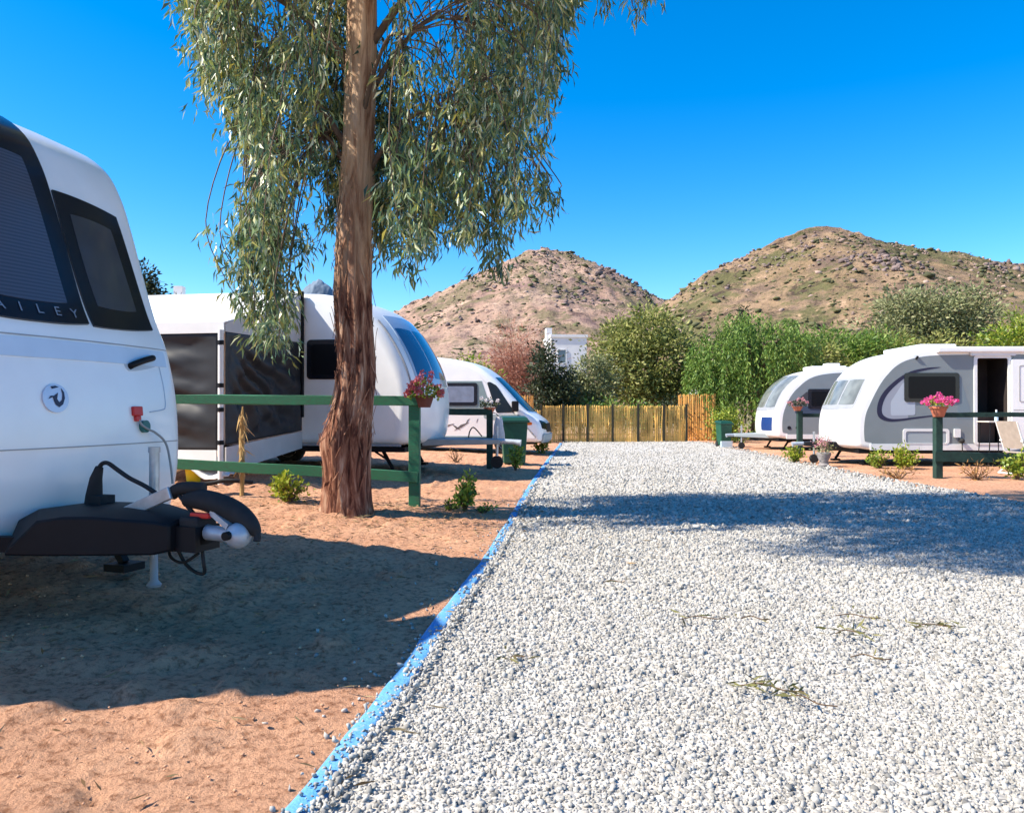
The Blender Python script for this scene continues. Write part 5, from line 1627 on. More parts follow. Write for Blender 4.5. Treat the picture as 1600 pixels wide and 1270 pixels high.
def silver_caravan(label, loc, rz, kind):
    root = thing('caravan', label, 'caravan', loc, rz, 'caravans parked on the plots')
    if kind == 'open':
        prof = [(-.30, .36), (-.12, .40), (-.03, .50), (0, .75), (-.015, 1.02), (-.06, 1.24), (-.15, 1.45), (-.27, 1.70), (-.40, 1.93), (-.56, 2.14), (-.78, 2.33), (-1.08, 2.48), (-1.5, 2.575), (-2.1, 2.62), (-3.6, 2.63), (-6.0, 2.63), (-6.6, 2.5), (-6.9, 2.1), (-6.95, 1.3), (-6.9, .6), (-6.8, .36)]
    else:
        prof = [(-.30, .36), (-.12, .40), (-.03, .50), (0, .70), (-.01, .95), (-.05, 1.20), (-.14, 1.46), (-.27, 1.72), (-.45, 1.96), (-.70, 2.18), (-1.00, 2.35), (-1.35, 2.46), (-1.8, 2.52), (-2.4, 2.55), (-3.6, 2.56), (-6.0, 2.55), (-6.5, 2.45), (-6.8, 2.1), (-6.85, 1.3), (-6.8, .6), (-6.7, .36)]
    v = Van(2.26, prof, 12, bulge=.22, er=.09)
    body = v.body(root, ['white', 'interior'])
    hw = v.hw
    sd = 1
    zt = 2.63 if kind == 'open' else 2.55
    dx0, dx1, dz0, dz1 = -3.49, -2.83, .52, 2.38        # doorway
    # silver side skin inside a white surround
    P = v.P - v.N * .17
    pts = [(float(a), float(b)) for a, b in P if b > .52]
    # body x shifted by nose bulge at the side wall
    pts = [(a - v.bulge * max(0, min(1, (a + 1.9) / 1.2)), b) for a, b in pts]
    xs = [a for a, b in pts]
    outline = [(pts[0][0], .50)] + pts + [(pts[-1][0], .50)]
    if kind == 'open':
        # split the skin round the doorway: nose part and tail part, and a strip above the door
        def clip(poly, keep):
            out = []
            n = len(poly)
            for i in range(n):
                a, b = poly[i], poly[(i + 1) % n]
                ka, kb = keep(a[0]), keep(b[0])
                if ka >= 0: out.append(a)
                if ka * kb < 0:
                    t = ka / (ka - kb); out.append((a[0] + t * (b[0] - a[0]), a[1] + t * (b[1] - a[1])))
            return out
        mb = MB()
        v.side(clip(outline, lambda x: x - dx1), sd, .005, .012, mb)
        v.side(clip(outline, lambda x: dx0 - x), sd, .005, .012, mb)
        v.side([(dx0, dz1), (dx1, dz1), (dx1, 2.45), (dx0, 2.45)], sd, .005, .012, mb)
        mb.build('side_panel', 'silver', root)
        # cut the doorway out of the body
        cb = MB(); cb.box(dx0, dx1, hw - .75, hw + .5, dz0, dz1)
        cu = cb.build('cutter', 'interior')
        bo = body.modifiers.new('doorway', 'BOOLEAN'); bo.operation = 'DIFFERENCE'; bo.object = cu; bo.solver = 'EXACT'
        cu.parent = root
        bpy.context.view_layer.update()
        dg = bpy.context.evaluated_depsgraph_get()
        me = bpy.data.meshes.new_from_object(body.evaluated_get(dg))
        body.modifiers.clear(); body.data = me
        while len(me.materials) < 2: me.materials.append(M['interior'])
        me.materials[1] = M['interior']
        for p in me.polygons:
            c = p.center
            inside = dx0 - .01 < c.x < dx1 + .01 and hw - .8 < c.y < hw - .02 and dz0 - .01 < c.z < dz1 + .01
            p.material_index = 1 if inside else 0
        bpy.data.objects.remove(cu)
        # door frame, door folded back against the wall, rain gutter, step
        fr = MB(); poly_ring(fr, rrect(dx0 - .07, dx1 + .07, dz0 - .03, dz1 + .06, .06), rrect(dx0, dx1, dz0, dz1, .04), hw + .03, hw + .002)
        fr.build('door_frame', 'white2', root)
        mb = MB(); mb.prism_y(rrect(dx0 - .16, dx1 + .16, dz1 + .05, dz1 + .14, .04), hw + .002, hw + .06); mb.build('rain_gutter', 'white2', root)
        dr = MB(); dr.prism_y(rrect(dx0 - .66, dx0 - .05, dz0, dz1 - .03, .05), hw + .045, hw + .085)
        do = dr.build('door', 'white', root)
        mb = MB()
        poly_ring(mb, rrect(dx0 - .58, dx0 - .20, 1.42, 2.22, .04), rrect(dx0 - .565, dx0 - .215, 1.435, 2.205, .04), hw + .092, hw + .084)
        mb.box(dx0 - .62, dx0 - .08, hw + .084, hw + .089, 1.24, 1.252)
        mb.build('door_moulding', 'seam', do)
        mb = MB(); mb.box(dx0 - .5, dx0 - .35, hw + .08, hw + .10, 1.05, 1.12); mb.build('handle', 'black', do)
        # things that show in the dark doorway
        mb = MB(); mb.box(dx0 + .1, dx1 - .08, hw - .55, hw - .30, dz0 + .01, 1.15); mb.box(dx0 + .06, dx1 - .04, hw - .6, hw - .26, 1.15, 1.18)
        mb.build('cupboard', mat('dark_wood', (.06, .035, .025), .5), root)
    else:
        v.side(outline, sd, .005, .012).build('side_panel', 'silver', root)
    # front window of three panes
    zb_, zt_ = (1.26, 1.98) if kind == 'open' else (1.22, 2.34)
    M['lightglass'] = mat('pale_reflecting_glass', (.20, .215, .20), .10, spec=.5, var=.45, vscale=3)
    fr = v.patch([(zb_, -1.0), (zb_, 1.0), (zt_, .93), (zt_, -.93)], off=.012, thick=.03, k=.22, nu=26, nv=14).build('front_window', 'grey', root, smooth=50)
    for a, b in ((-.93, -.36), (-.30, .30), (.36, .93)):
        v.patch([(zb_ + .10, a), (zb_ + .10, b), (zt_ - .05, b * .95), (zt_ - .05, a * .95)], off=.017, thick=.008, k=.15, nu=10, nv=10).build('pane', 'lightglass', fr, smooth=50)
    # side window
    if kind == 'open':
        w = v.side(rrect(-2.45, -1.26, 1.42, 2.06, .06), sd, .022, .03).build('side_window', 'frameblk', root)
        v.side(rrect(-2.36, -1.35, 1.50, 1.98, .04), sd, .027, .01).build('pane', 'glass', w)
        # sweeping decal: dark outline round a lavender fill ahead of the window
        outer = catmull([(-2.05, 2.19), (-1.75, 2.17), (-1.40, 2.09), (-1.08, 1.90), (-.80, 1.62), (-.68, 1.34), (-.70, 1.10), (-.88, 1.00), (-1.15, 1.00), (-1.55, 1.06), (-2.0, 1.12)], 4)
        inner = catmull([(-2.0, 2.17), (-1.75, 2.125), (-1.43, 2.035), (-1.15, 1.85), (-.90, 1.59), (-.79, 1.35), (-.79, 1.16), (-.93, 1.06), (-1.17, 1.05), (-1.55, 1.095), (-2.0, 1.14)], 4)
        mb = MB(); n = len(outer)
        for i in range(n - 1):
            mb.prism_y([outer[i], outer[i + 1], inner[i + 1], inner[i]], hw + .009, hw + .002)
        mb.build('decal', 'navy', root)
        fill = [p for p in inner if p[0] > -1.42]
        v.side(fill, sd, .0075, .004).build('decal_fill', 'lavender', root)
        v.side(rpoly([(-1.24, 1.85), (-.97, 1.42), (-.97, 1.12), (-1.5, 1.13), (-1.5, 1.85)], .05), sd, .0085, .004).build('decal_panel', mat('blue_grey_decal', (.42, .47, .53), .4), root)
        v.side([(-2.44, 1.98), (-2.48, 1.96), (-2.74, 1.04), (-2.40, 1.06)], sd, .0075, .004).build('decal_wedge', mat('slate_decal', (.17, .22, .25), .4), root)
        hz = MB(); poly_ring(hz, rrect(-2.23, -1.23, .495, .83, .06), rrect(-2.17, -1.29, .515, .775, .05), hw + .022, hw + .002)
        hz.build('hatch_frame', 'white2', root)
        v.side(rrect(-2.165, -1.295, .518, .77, .05), sd, .010, .004).build('locker_hatch', mat('grey_hatch', (.33, .38, .40), .45), root)
        v.side(rrect(-2.47, -2.33, .64, .83, .02), sd, .03, .03).build('mains_box', 'white2', root)
        mb = MB(); mb.ball((-2.48, hw + .06, .57), .055, nu=10, nv=6); mb.tube([(-2.42, hw + .03, .64), (-2.48, hw + .06, .57), (-2.49, hw + .08, .02)], .012, 6); mb.build('mains_lead', 'rubber', root)
        mb = MB(); mb.box(-2.5, -1.7, -.9, .95, zt - .02, zt + .08); mb.box(-6.2, -1.95, hw - .16, hw + .10, 2.50, 2.63)
        mb.build('awning_case', 'white', root, bevel=.03)
        mb = MB(); mb.tube([(-1.52, hw + .01, 2.36), (-1.55, hw + .03, 2.43)], .025, 8); mb.build('marker_lamp', 'black', root)
    else:
        w = v.side(rrect(-2.45, -1.17, 1.28, 1.88, .05), sd, .022, .03).build('side_window', 'frameblk', root)
        v.side(rrect(-2.36, -1.27, 1.36, 1.80, .04), sd, .027, .01).build('pane', 'glass', w)
        v.side(rpoly([(-1.16, 1.82), (-1.16, 1.46), (-.82, 1.40), (-.92, 1.62)], .05), sd, .010, .006).build('decal', mat('dark_grey_decal', (.06, .06, .065), .4), root)
        v.side(rpoly([(-.80, 1.36), (-1.2, 1.36), (-2.3, 1.22), (-2.3, 1.14), (-1.1, 1.08), (-.77, 1.14)], .05), sd, .009, .006).build('decal_sweep', mat('dark_blue_decal', (.05, .075, .12), .4), root)
        for xx in (-.60, -.85):
            mb = MB(); mb.lathe([(.02, -.02), (.055, -.02), (.055, .014), (.02, .014)], (xx, hw, .70), 14, 'y'); mb.build('vent', 'frameblk', root)
        v.patch([(.60, .25), (.60, .92), (1.02, .92), (1.02, .25)], off=.008, thick=.02, k=.12, nu=10, nv=6).build('front_locker', 'bluebox', root, smooth=50)
        mb = MB(); mb.box(-2.6, -1.55, -.45, .45, zt - .04, zt + .07); mb.box(-2.5, -2.1, -.2, .2, zt + .07, zt + .17)
        mb.build('roof_vent', 'white2', root, bevel=.02)
    # white skirt rail, chassis, steadies, drawbar
    v.side([(-6.7, .36), (-.52, .36), (-.52, .49), (-6.7, .49)], sd, .016, .03).build('skirt', 'white2', root)
    mb = MB(); mb.box(-6.6, -.3, -hw * .95, hw * .95, .28, .36); mb.build('chassis', 'black', root)
    for yy in (-.85, .85):
        mb = MB(); steady(mb, -.70, yy, .34, .18); mb.build('corner_steady', 'black', root)
        wheel(root, -4.6 if kind == 'open' else -3.6, yy * 1.16, .31)
    mb = MB()
    zc = .45 if kind == 'open' else .44
    w1 = .55; ld = .55 if kind == 'open' else .78
    mb.add([(-.3, -w1, zc - .09), (-.3, w1, zc - .09), (ld, .12, zc - .05), (ld, -.12, zc - .05), (-.3, -w1, zc + .07), (-.3, w1, zc + .07), (ld, .12, zc + .05), (ld, -.12, zc + .05)],
           [(0, 3, 2, 1), (4, 5, 6, 7), (0, 1, 5, 4), (1, 2, 6, 5), (2, 3, 7, 6), (3, 0, 4, 7)])
    mb.build('drawbar_cover', 'black' if kind == 'open' else mat('grey_drawbar_cover', (.30, .34, .35), .5), root, bevel=.015)
    mb = MB(); mb.tube([(ld - .05, 0, zc), (ld + .18, 0, zc), (ld + .26, 0, zc - .02)], [.05, .045, .06], 12); mb.build('coupling', 'towball', root, smooth=50)
    jw = MB(); jw.tube([(ld - .2, .14, .2), (ld - .2, .14, .74)], .026, 10); jo = jw.build('jockey_tube', 'metal', root, smooth=50)
    mb = MB(); mb.lathe([(.03, -.04), (.10, -.04), (.11, 0), (.10, .04), (.03, .04)], (ld - .2, .14, .11), 18, 'y'); mb.build('jockey_wheel', 'rubber', jo, smooth=40)
    return root

silver_caravan('silver sided caravan with its door standing open and a folding chair outside', (7.42, 18.1, 0), R(178), 'open')
silver_caravan('farther silver sided caravan with black side window and a blue locker in its nose', (7.9, 24.6, 0), R(178), 'far')

# ================================================================== FENCES, POTS, BINS, HOUSES
def uneven_bar(mb, a, b, w, h, seed, n=10, amp=.006):
    """hand-sawn rail: a bar with slightly wandering edges"""
    q = random.Random(seed)
    a = Vector(a); b = Vector(b); d = (b - a).normalized(); sd = d.cross(Vector((0, 0, 1))).normalized(); up = sd.cross(d)
    V = []; F = []
    for i in range(n + 1):
        p = a.lerp(b, i / n)
        j = [q.uniform(-amp, amp) for _ in range(4)]
        V += [p - sd * (w / 2) - up * (h / 2 + j[0]), p + sd * (w / 2) - up * (h / 2 + j[1]), p + sd * (w / 2) + up * (h / 2 + j[2]), p - sd * (w / 2) + up * (h / 2 + j[3])]
    for i in range(n):
        for k in range(4):
            k2 = (k + 1) % 4
            F.append((i * 4 + k, i * 4 + k2, (i + 1) * 4 + k2, (i + 1) * 4 + k))
    F += [(0, 3, 2, 1), (n * 4, n * 4 + 1, n * 4 + 2, n * 4 + 3)]
    mb.add(V, F)
    return mb

def post(mb, x, y, z0, z1, w, lean=0.0):
    mb.hexa([(x - w / 2, y - w / 2, z0), (x + w / 2, y - w / 2, z0), (x + w / 2, y + w / 2, z0), (x - w / 2, y + w / 2, z0),
             (x - w / 2 + lean, y - w / 2, z1), (x + w / 2 + lean, y - w / 2, z1), (x + w / 2 + lean, y + w / 2, z1), (x - w / 2 + lean, y + w / 2, z1)])

# near left fence
p = G(648, 791)
fence = thing('rail_fence', 'bright green two rail wooden fence passing behind the eucalyptus trunk', 'fence', (p.x, p.y, p.z), 0, 'green rail fences between plots')
for k, (x, dz) in enumerate(((0, 0), (-3.35, .12))):
    mb = MB(); post(mb, x, 0, dz - .2, 1.375 + .02 * k, .135); mb.build('post', 'green_paint', fence, bevel=.006)
uneven_bar(MB(), (.05, -.085, 1.30), (-4.9, -.085, 1.335), .04, .115, 1).build('rail', 'green_paint', fence, bevel=.004)
uneven_bar(MB(), (.05, -.085, .375), (-4.9, -.085, .635), .04, .125, 2).build('rail', 'green_paint', fence, bevel=.004)
pA = p.copy()
# second left fence
p = Vector((-.46, 15.85, 0.0))
f2 = thing('rail_fence', 'dark green rail fence post and rails just past the wraparound caravan nose', 'fence', (p.x, p.y, 0), 0, 'green rail fences between plots')
mb = MB(); post(mb, 0, 0, -.2, 1.20, .13); mb.build('post', 'dgreen_paint', f2, bevel=.006)
uneven_bar(MB(), (.05, -.08, 1.20), (-4.5, .02, 1.22), .04, .13, 3).build('rail', 'dgreen_paint', f2)
uneven_bar(MB(), (.05, -.08, .62), (-4.5, .02, .62), .04, .12, 4).build('rail', 'dgreen_paint', f2)
pB = p.copy()
# right fence
p = G(1465, 747)
f3 = thing('rail_fence', 'dark green rail fence in front of the open caravan door', 'fence', (p.x, p.y, 0), 0, 'green rail fences between plots')
mb = MB(); post(mb, 0, 0, -.2, 1.19, .125); mb.build('post', 'dgreen_paint', f3, bevel=.006)
mb = MB(); post(mb, 3.3, .1, -.2, 1.19, .125); mb.build('post', 'dgreen_paint', f3, bevel=.006)
uneven_bar(MB(), (-.02, .085, 1.155), (3.6, .18, 1.16), .04, .085, 5).build('rail', 'dgreen_paint', f3)
uneven_bar(MB(), (-.10, -.085, .40), (3.6, .0, .33), .04, .17, 6).build('rail', 'dgreen_paint', f3)
pC = p.copy()
# far right fence post
p = Vector((7.62, 20.35, 0))
f4 = thing('rail_fence', 'dark green fence post with rails between the two silver caravans', 'fence', (p.x, p.y, 0), 0, 'green rail fences between plots')
mb = MB(); post(mb, 0, 0, -.2, 1.22, .13); mb.build('post', 'dgreen_paint', f4, bevel=.006)
uneven_bar(MB(), (0, .08, 1.1), (3.5, .15, 1.1), .04, .10, 7).build('rail', 'dgreen_paint', f4)
pD = p.copy()

# flower pots fixed to the post tops
def flowerpot(label, loc, cols, pot, r, fh, nfl, seed, foliage='leaf_bush', droop=0.0, potcol='terracotta'):
    t = thing('flower_pot', label, 'flower pot', tuple(loc), 0, 'flower pots on fence posts')
    mb = MB(); mb.lathe([(r * .62, 0), (r * .98, pot * .8), (r * 1.1, pot * .8), (r * 1.1, pot), (r * .9, pot), (r * .85, pot * .9)], n=20)
    mb.build('pot', potcol, t, smooth=35)
    rs = np.random.RandomState(seed)
    n = 260
    a = rs.uniform(0, 6.283, n); rr = np.sqrt(rs.rand(n))
    P = np.stack([np.cos(a) * rr * r * 1.7, np.sin(a) * rr * r * 1.7, pot + fh * (.05 + .75 * rs.rand(n)) * (1 - .5 * rr) - droop * rr * rr], 1)
    D = rs.normal(size=(n, 3)); D[:, 2] += .4
    V, F = leaf_arrays(P, D, rs.uniform(.03, .055, n), rs.uniform(.025, .045, n), rs); fastmesh('foliage', V, F, foliage, t)
    # blossom heads: little balls of petals
    Ps = []; Ds = []
    for k in range(nfl):
        a = rs.uniform(0, 6.283); q = math.sqrt(rs.rand())
        c = np.array([math.cos(a) * q * r * 1.95, math.sin(a) * q * r * 1.95, pot + fh * (.30 + .75 * rs.rand()) * (1.05 - .45 * q) - droop * q * q])
        m = 26
        d = unit(rs.normal(size=(m, 3))); Ps.append(c + d * .018); Ds.append(d + rs.normal(size=(m, 3)) * .5)
    Ps = np.concatenate(Ps); Ds = np.concatenate(Ds); n = len(Ps)
    V, F = leaf_arrays(Ps, Ds, rs.uniform(.025, .04, n), rs.uniform(.025, .035, n), rs)
    mname = 'petal_%d' % seed; M[mname] = leafmat('petals_%d' % seed, cols, .6, .2, .3)
    fastmesh('blossoms', V, F, mname, t)
    return t
pink_red = [(.50, .08, .10), (.62, .16, .18), (.66, .26, .27), (.48, .14, .10)]
hot_pink = [(.72, .04, .25), (.80, .10, .34), (.78, .22, .42), (.60, .03, .20)]
whites = [(.60, .56, .55), (.75, .72, .72), (.70, .55, .55)]
flowerpot('pot of coral pink geraniums on the bright green fence post', (pA.x + .13, pA.y - .08, pA.z + 1.22), pink_red, .15, .115, .30, 34, 1, droop=.06, potcol=mat('dark_red_pot', (.16, .05, .035), .7, var=.3))
flowerpot('dark leafy pot with one white bloom on the dark post beside the wheelie bin', (pB.x, pB.y, 1.20), whites, .10, .12, .26, 5, 2, 'leaf_dark')
flowerpot('terracotta pot of hot pink geraniums on the post before the open caravan', (pC.x + .0, pC.y - .03, 1.12), hot_pink, .19, .145, .24, 34, 3)
flowerpot('pale pink flowering pot on the post between the silver caravans', (pD.x - .06, pD.y, 1.22), [(.62, .25, .28), (.7, .4, .4), (.5, .2, .25)], .12, .13, .26, 12, 4, 'leaf_dark')

def planter():
    p = G(1287, 729)
    t = thing('stone_planter', 'grey stone planter with pale pink flowers at the corner of the open caravan drive', 'planter', tuple(p))
    mb = MB(); mb.lathe([(.11, 0), (.12, .04), (.09, .08), (.10, .14), (.15, .26), (.155, .31), (.13, .32), (.12, .29)], n=18)
    mb.build('urn', 'stone', t, smooth=35)
    rs = np.random.RandomState(8); n = 200
    P = rs.normal(size=(n, 3)) * np.array([.09, .09, .10]) + np.array([0, 0, .40]); D = rs.normal(size=(n, 3)); D[:, 2] += .6
    V, F = leaf_arrays(P, D, rs.uniform(.04, .09, n), rs.uniform(.02, .035, n), rs); fastmesh('foliage', V, F, 'leaf_grey', t)
    n = 160
    P = rs.normal(size=(n, 3)) * np.array([.08, .08, .07]) + np.array([-.02, 0, .52]); D = rs.normal(size=(n, 3))
    V, F = leaf_arrays(P, D, rs.uniform(.03, .05, n), rs.uniform(.025, .04, n), rs)
    M['petal_p'] = leafmat('pale_pink_petals', [(.65, .2, .25), (.72, .4, .42), (.62, .3, .32)], .6, .2, .3); fastmesh('blossoms', V, F, 'petal_p', t)
planter()

# bins
def bin_(label, loc, w, d, h, rz, white_base=False):
    t = thing('wheelie_bin', label, 'bin', tuple(loc), rz)
    mb = MB()
    b = .82
    mb.hexa([(-w / 2 * b, -d / 2 * b, .06), (w / 2 * b, -d / 2 * b, .06), (w / 2 * b, d / 2 * b, .06), (-w / 2 * b, d / 2 * b, .06),
             (-w / 2, -d / 2, h), (w / 2, -d / 2, h), (w / 2, d / 2, h), (-w / 2, d / 2, h)])
    mb.build('body', 'bin_green', t, bevel=.02)
    mb = MB(); mb.hexa([(-w / 2 - .03, -d / 2 - .04, h - .02), (w / 2 + .03, -d / 2 - .04, h - .02), (w / 2 + .03, d / 2 + .05, h + .02), (-w / 2 - .03, d / 2 + .05, h + .02),
                        (-w / 2 + .02, -d / 2 + .03, h + .06), (w / 2 - .02, -d / 2 + .03, h + .06), (w / 2 - .02, d / 2, h + .09), (-w / 2 + .02, d / 2, h + .09)])
    mb.box(-w / 2 - .035, w / 2 + .035, -d / 2 - .05, -d / 2 - .02, h - .06, h + .0)
    mb.build('lid', mat('dark_green_lid', (.008, .055, .035), .45), t, bevel=.012)
    for sx in (-1, 1):
        mb = MB(); mb.lathe([(.02, -.03), (.10, -.03), (.10, .03), (.02, .03)], (sx * w * .38, d / 2 * .8, .10), 16, 'x'); mb.build('wheel', 'rubber', t, smooth=40)
    mb = MB(); mb.tube([(-w * .3, d / 2 + .07, h - .02), (w * .3, d / 2 + .07, h - .02)], .018, 8); mb.build('handle', 'black', t)
    if white_base:
        mb = MB(); mb.box(-w * .48, w * .48, -d * .55, -d * .42, .0, .20); mb.build('base_panel', mat('pale_base', (.62, .72, .76), .6), t)
p = G(803, 725)
bin_('broad dark green wheelie bin between the wraparound caravan and the motorhome', (p.x, p.y, 0), .58, .58, 1.02, R(4))
p = G(1131, 698)
bin_('small green bin with pale base panel at the far corner of the gravel', (p.x, p.y, 0), .42, .42, .80, R(10), True)

def bundle():
    t = thing('cloth_sack', 'pale pinkish cloth sack hanging beside the dark fence post', 'sack', (-.27, 15.72, .55))
    rs = np.random.RandomState(3)
    mb = MB()
    prof = [(.02, .56), (.05, .55), (.075, .48), (.10, .36), (.125, .2), (.13, .1), (.11, .02), (.05, -.02)]
    mb.lathe(prof[::-1], n=14)
    mb.v = [(x * (1 + .12 * math.sin(3 * z * 9 + 5 * x)), y, z) for x, y, z in mb.v]
    mb.build('cloth', mat('pale_cloth', (.62, .55, .54), .9, var=.15, vscale=12), t, smooth=50)
    mb = MB(); mb.tube([(0, 0, .55), (-.05, .03, .62), (-.15, .05, .645)], .008, 6); mb.build('cord', 'black', t)
bundle()

def yard_bits():
    p = G(292, 757)
    t = thing('yellow_bucket', 'bright yellow bucket on the ground behind the black tow hitch', 'bucket', (p.x - .05, p.y + .35, p.z))
    mb = MB(); mb.lathe([(.09, 0), (.125, .24), (.135, .24), (.135, .27), (.12, .27), (.11, .22)], n=20); mb.build('tub', 'yellow', t, smooth=35)
    mb = MB(); mb.tube([(.13 * math.cos(a), .0, .25 + .09 * math.sin(a)) for a in np.linspace(0, math.pi, 10)], .006, 6); mb.build('handle', 'metal', t)
    p = G(332, 757)
    t = thing('groundsheet', 'crumpled white sheet lying beside the yellow bucket', 'sheet', (p.x, p.y + .2, p.z))
    V = []; F = []; nx, ny = 14, 8
    for i in range(nx + 1):
        for j in range(ny + 1):
            u, w = i / nx, j / ny
            V.append((-.72 + .95 * u, -.2 + .5 * w, .10 + .10 * math.exp(-((u - .35) / .25) ** 2) + .12 * float(fbm(u * 3, w * 3 + 4, 3)) + .02 + .05 * w))
    for i in range(nx):
        for j in range(ny):
            a = i * (ny + 1) + j; F.append((a, a + ny + 1, a + ny + 2, a + 1))
    mb = MB(); mb.add(V, F); o = mb.build('sheet', 'awn_roof', t, smooth=70)
    s = o.modifiers.new('thick', 'SOLIDIFY'); s.thickness = .008
    p = G(330, 762)
    t = thing('drain_hose', 'black waste hose curled on the ground in front of the white sheet', 'hose', (p.x, p.y, p.z + .02))
    mb = MB(); mb.tube(catmull([(-.45, 0, .02), (-.25, -.06, .03), (-.05, .03, .035), (.15, .06, .07), (.32, .12, .06), (.45, .3, .03)], 5), .028, 10); mb.build('pipe', 'rubber', t, smooth=60)
yard_bits()

# camping chair and table by the open caravan
def chair():
    p = G(1592, 741)
    t = thing('folding_chair', 'white framed folding chair with beige canvas beside the caravan door', 'chair', (p.x + .08, p.y, 0), R(8))
    for sy in (-.26, .26):
        mb = MB(); mb.tube([(-.30, sy, .02), (.20, sy, .46)], .016, 8); mb.build('leg', 'white2', t)
        mb = MB(); mb.tube([(.28, sy, .02), (-.18, sy, .46), (-.36, sy, 1.02)], .016, 8); mb.build('leg', 'white2', t)
        mb = MB(); mb.box(-.26, .24, sy - .03, sy + .03, .64, .67); mb.tube([(.2, sy, .46), (.22, sy, .65)], .014, 8); mb.build('armrest', 'white2', t)
    mb = MB(); mb.hexa([(-.22, -.25, .42), (.26, -.25, .46), (.26, .25, .46), (-.22, .25, .42), (-.22, -.25, .44), (.26, -.25, .48), (.26, .25, .48), (-.22, .25, .44)]); mb.build('seat', 'canvas', t)
    mb = MB(); mb.hexa([(-.20, -.25, .50), (-.18, -.25, .50), (-.18, .25, .50), (-.20, .25, .50), (-.37, -.25, 1.03), (-.345, -.25, 1.03), (-.345, .25, 1.03), (-.37, .25, 1.03)]); mb.build('backrest', 'canvas', t)
    for z in (.02,):
        mb = MB(); mb.tube([(-.30, -.27, z), (-.30, .27, z)], .018, 8); mb.tube([(.28, -.27, z), (.28, .27, z)], .018, 8); mb.build('foot_bar', 'white2', t)
chair()
def camp_table():
    y = 16.15; x = (1553 - 800) / 1200 * y
    t = thing('camping_table', 'small pale camping table standing in front of the caravan doorway', 'table', (x, y, 0))
    mb = MB(); mb.prism_y([(0, 0)] * 0 or rrect(-.24, .24, .985, 1.01, .01), -.22, .22); mb.build('table_top', mat('pale_table_top', (.66, .60, .53), .5), t)
    for sx in (-.2, .2):
        for sy in (-.17, .17):
            mb = MB(); mb.tube([(sx * 1.15, sy * 1.1, 0), (sx * .9, sy, .985)], .011, 6); mb.build('leg', 'black', t)
    b = thing('water_bottle', 'small pale blue bottle standing on the camping table', 'bottle', (x + .02, y - .05, 1.011))
    mb = MB(); mb.lathe([(.035, 0), (.038, .02), (.038, .14), (.016, .19), (.016, .21)], n=14); mb.build('bottle_body', mat('pale_blue_bottle', (.45, .58, .66), .15), b, smooth=40)
    mb = MB(); mb.lathe([(.018, .205), (.018, .235), (.01, .237)], n=12); mb.build('cap', 'white2', b)
camp_table()

# cane fence across the end of the drive
def cane(name, label, pts, h, group, m, seed, dark_post=True, joint=None):
    """pts: post positions along the fence"""
    t = thing(name, label, 'fence', (pts[0][0], pts[0][1], 0), 0, group)
    o = Vector((pts[0][0], pts[0][1], 0))
    rs = np.random.RandomState(seed)
    for a, b in zip(pts[:-1], pts[1:]):
        a = Vector((*a, 0)) - o; b = Vector((*b, 0)) - o
        L = (b - a).length; n = int(L / .027)
        mb = MB()
        for k in range(n):
            p = a.lerp(b, (k + .5) / n) + Vector((rs.normal() * .003, rs.normal() * .010, 0))
            hh = h + rs.normal() * .018
            r = rs.uniform(.0105, .0155)
            mb.tube([p + Vector((0, 0, .0)), p + Vector((rs.normal() * .012, rs.normal() * .01, hh * .5)), p + Vector((rs.normal() * .018, rs.normal() * .012, hh))], r, 5, caps=True)
        for zz in (.3, h * .55, h - .15):
            mb.bar(a + Vector((0, .03, zz)), b + Vector((0, .03, zz)), .02, .03)
        mb.build('cane_panel', m, t, smooth=60)
    if dark_post:
        for q in pts:
            q = Vector((*q, 0)) - o
            mb = MB(); post(mb, q.x, q.y - .04, -.1, h + .07, .085); mb.build('post', 'fence_post', t)
M['fence_post'] = mat('dark_fence_post', (.035, .032, .018), .85, var=.3)
M['cane'] = mat('golden_cane', (.98, .60, .16), .6, island=.28, var=.45, vscale=3, stretch=(1, 1, .5))
M['reed'] = mat('orange_reed', (.85, .44, .12), .7, island=.25, var=.2)
fp = [(845, 29.4), (880, 29.6), (918, 29.75), (957, 29.9), (997, 30.0), (1037, 30.1), (1072, 30.2)]
cane('cane_fence', 'low golden cane fence with dark posts closing the end of the drive', [((a - 800) / 1200 * y, y) for a, y in fp], 1.40, None, 'cane', 3)
cane('reed_screen', 'taller orange reed screen behind the end of the cane fence', [((a - 800) / 1200 * y, y) for a, y in ((1060, 31.2), (1088, 31.1), (1118, 31.0))], 1.86, 'orange reed screens', 'reed', 4, False)
cane('reed_screen', 'orange reed screen peeking over the motorhome nose', [((a - 800) / 1200 * y, y) for a, y in ((806, 31.0), (834, 31.0))], 1.80, 'orange reed screens', 'reed', 5, False)
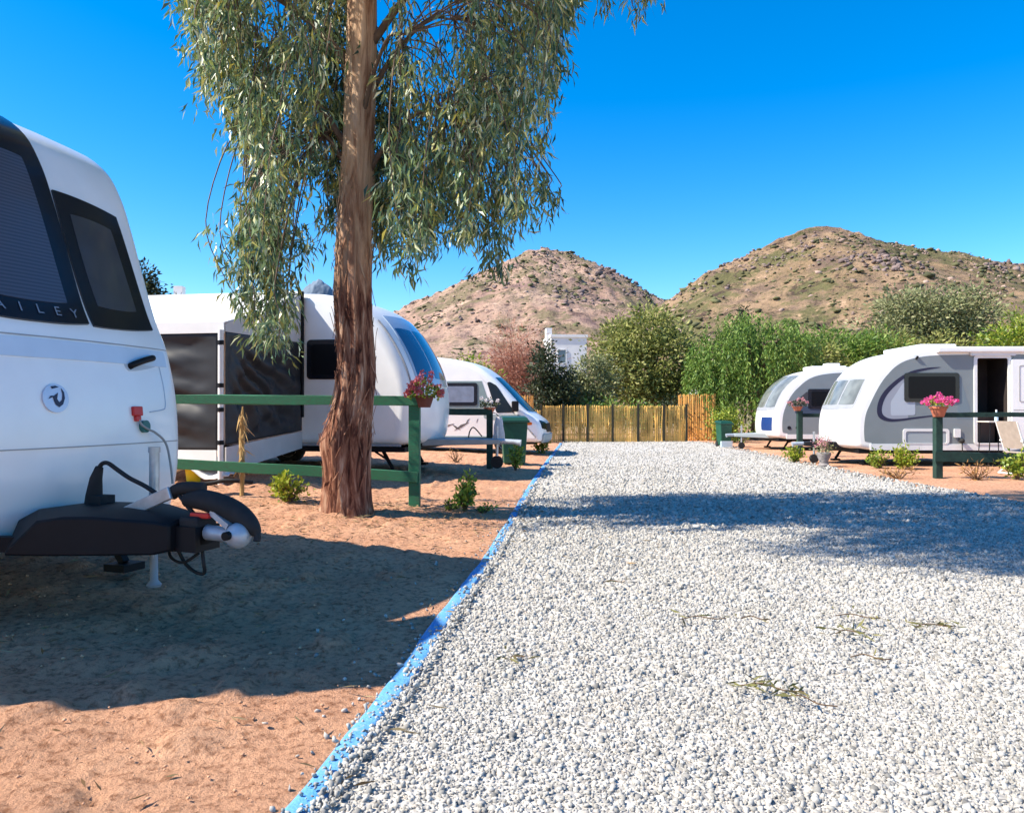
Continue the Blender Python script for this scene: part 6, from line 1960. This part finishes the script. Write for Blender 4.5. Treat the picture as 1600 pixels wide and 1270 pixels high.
cane('cane_fence', 'golden cane fence end leaning beside the motorhome bonnet', [((a - 800) / 1200 * y, y) for a, y in ((826, 28.6), (845, 29.3))], 1.22, None, 'cane', 6, False)

# houses
def house(label, x, y, w, d, h, wins, extra, seed):
    t = thing('house', label, 'house', (x, y, 0), R(4))
    mb = MB(); mb.box(-w / 2, w / 2, 0, d, -.3, h)
    for b in extra: mb.box(*b)
    mb.build('walls', 'wall_white', t)
    mb = MB(); mb.box(-w / 2 - .08, w / 2 + .08, -.08, .10, h, h + .22); mb.box(-w / 2 - .08, -w / 2 + .1, .10, d, h, h + .22); mb.box(w / 2 - .1, w / 2 + .08, .10, d, h, h + .22)
    mb.build('parapet', 'wall_white', t)
    for (x0, x1, z0, z1) in wins:
        mb = MB(); poly_ring(mb, [(x0 - .08, z0 - .08), (x1 + .08, z0 - .08), (x1 + .08, z1 + .08), (x0 - .08, z1 + .08)], [(x0, z0), (x1, z0), (x1, z1), (x0, z1)], -.05, .02)
        f = mb.build('window', 'white2', t)
        mb = MB(); mb.box(x0, x1, -.012, .01, z0, z1); mb.build('pane', mat('grey_window_glass', (.10, .13, .17), .1, spec=.8), f)
house('white flat roofed house behind the dark evergreen at the foot of the hill', 4.45, 60, 2.8, 5, 6.9,
      [(-.85, -.25, 4.9, 5.9), (-.85, -.25, 2.0, 3.2)], [(-1.75, -1.30, .3, 1.2, 6.5, 7.65), (-1.55, -1.3, -1.2, .0, 0, 3.6)], 1)
house('white house with a chimney showing above the white awning roof', -22.2, 52, 3.4, 5, 8.7, [(-.9, -.2, 6.5, 7.6)], [(-.9, -.3, .5, 1.1, 8.7, 9.7)], 2)
def wall_pier():
    y = 33.5; x = (1086 - 800) / 1200 * y
    t = thing('gate_pier', 'whitewashed round topped pier peeking over the reed screen', 'pier', (x, y, 0))
    mb = MB(); mb.lathe([(.32, -.1), (.32, 1.7), (.36, 1.75), (.36, 1.85), (.30, 2.05), (.16, 2.18), (.01, 2.22)], n=18)
    mb.build('pier_shaft', 'wall_white', t, smooth=40)
wall_pier()
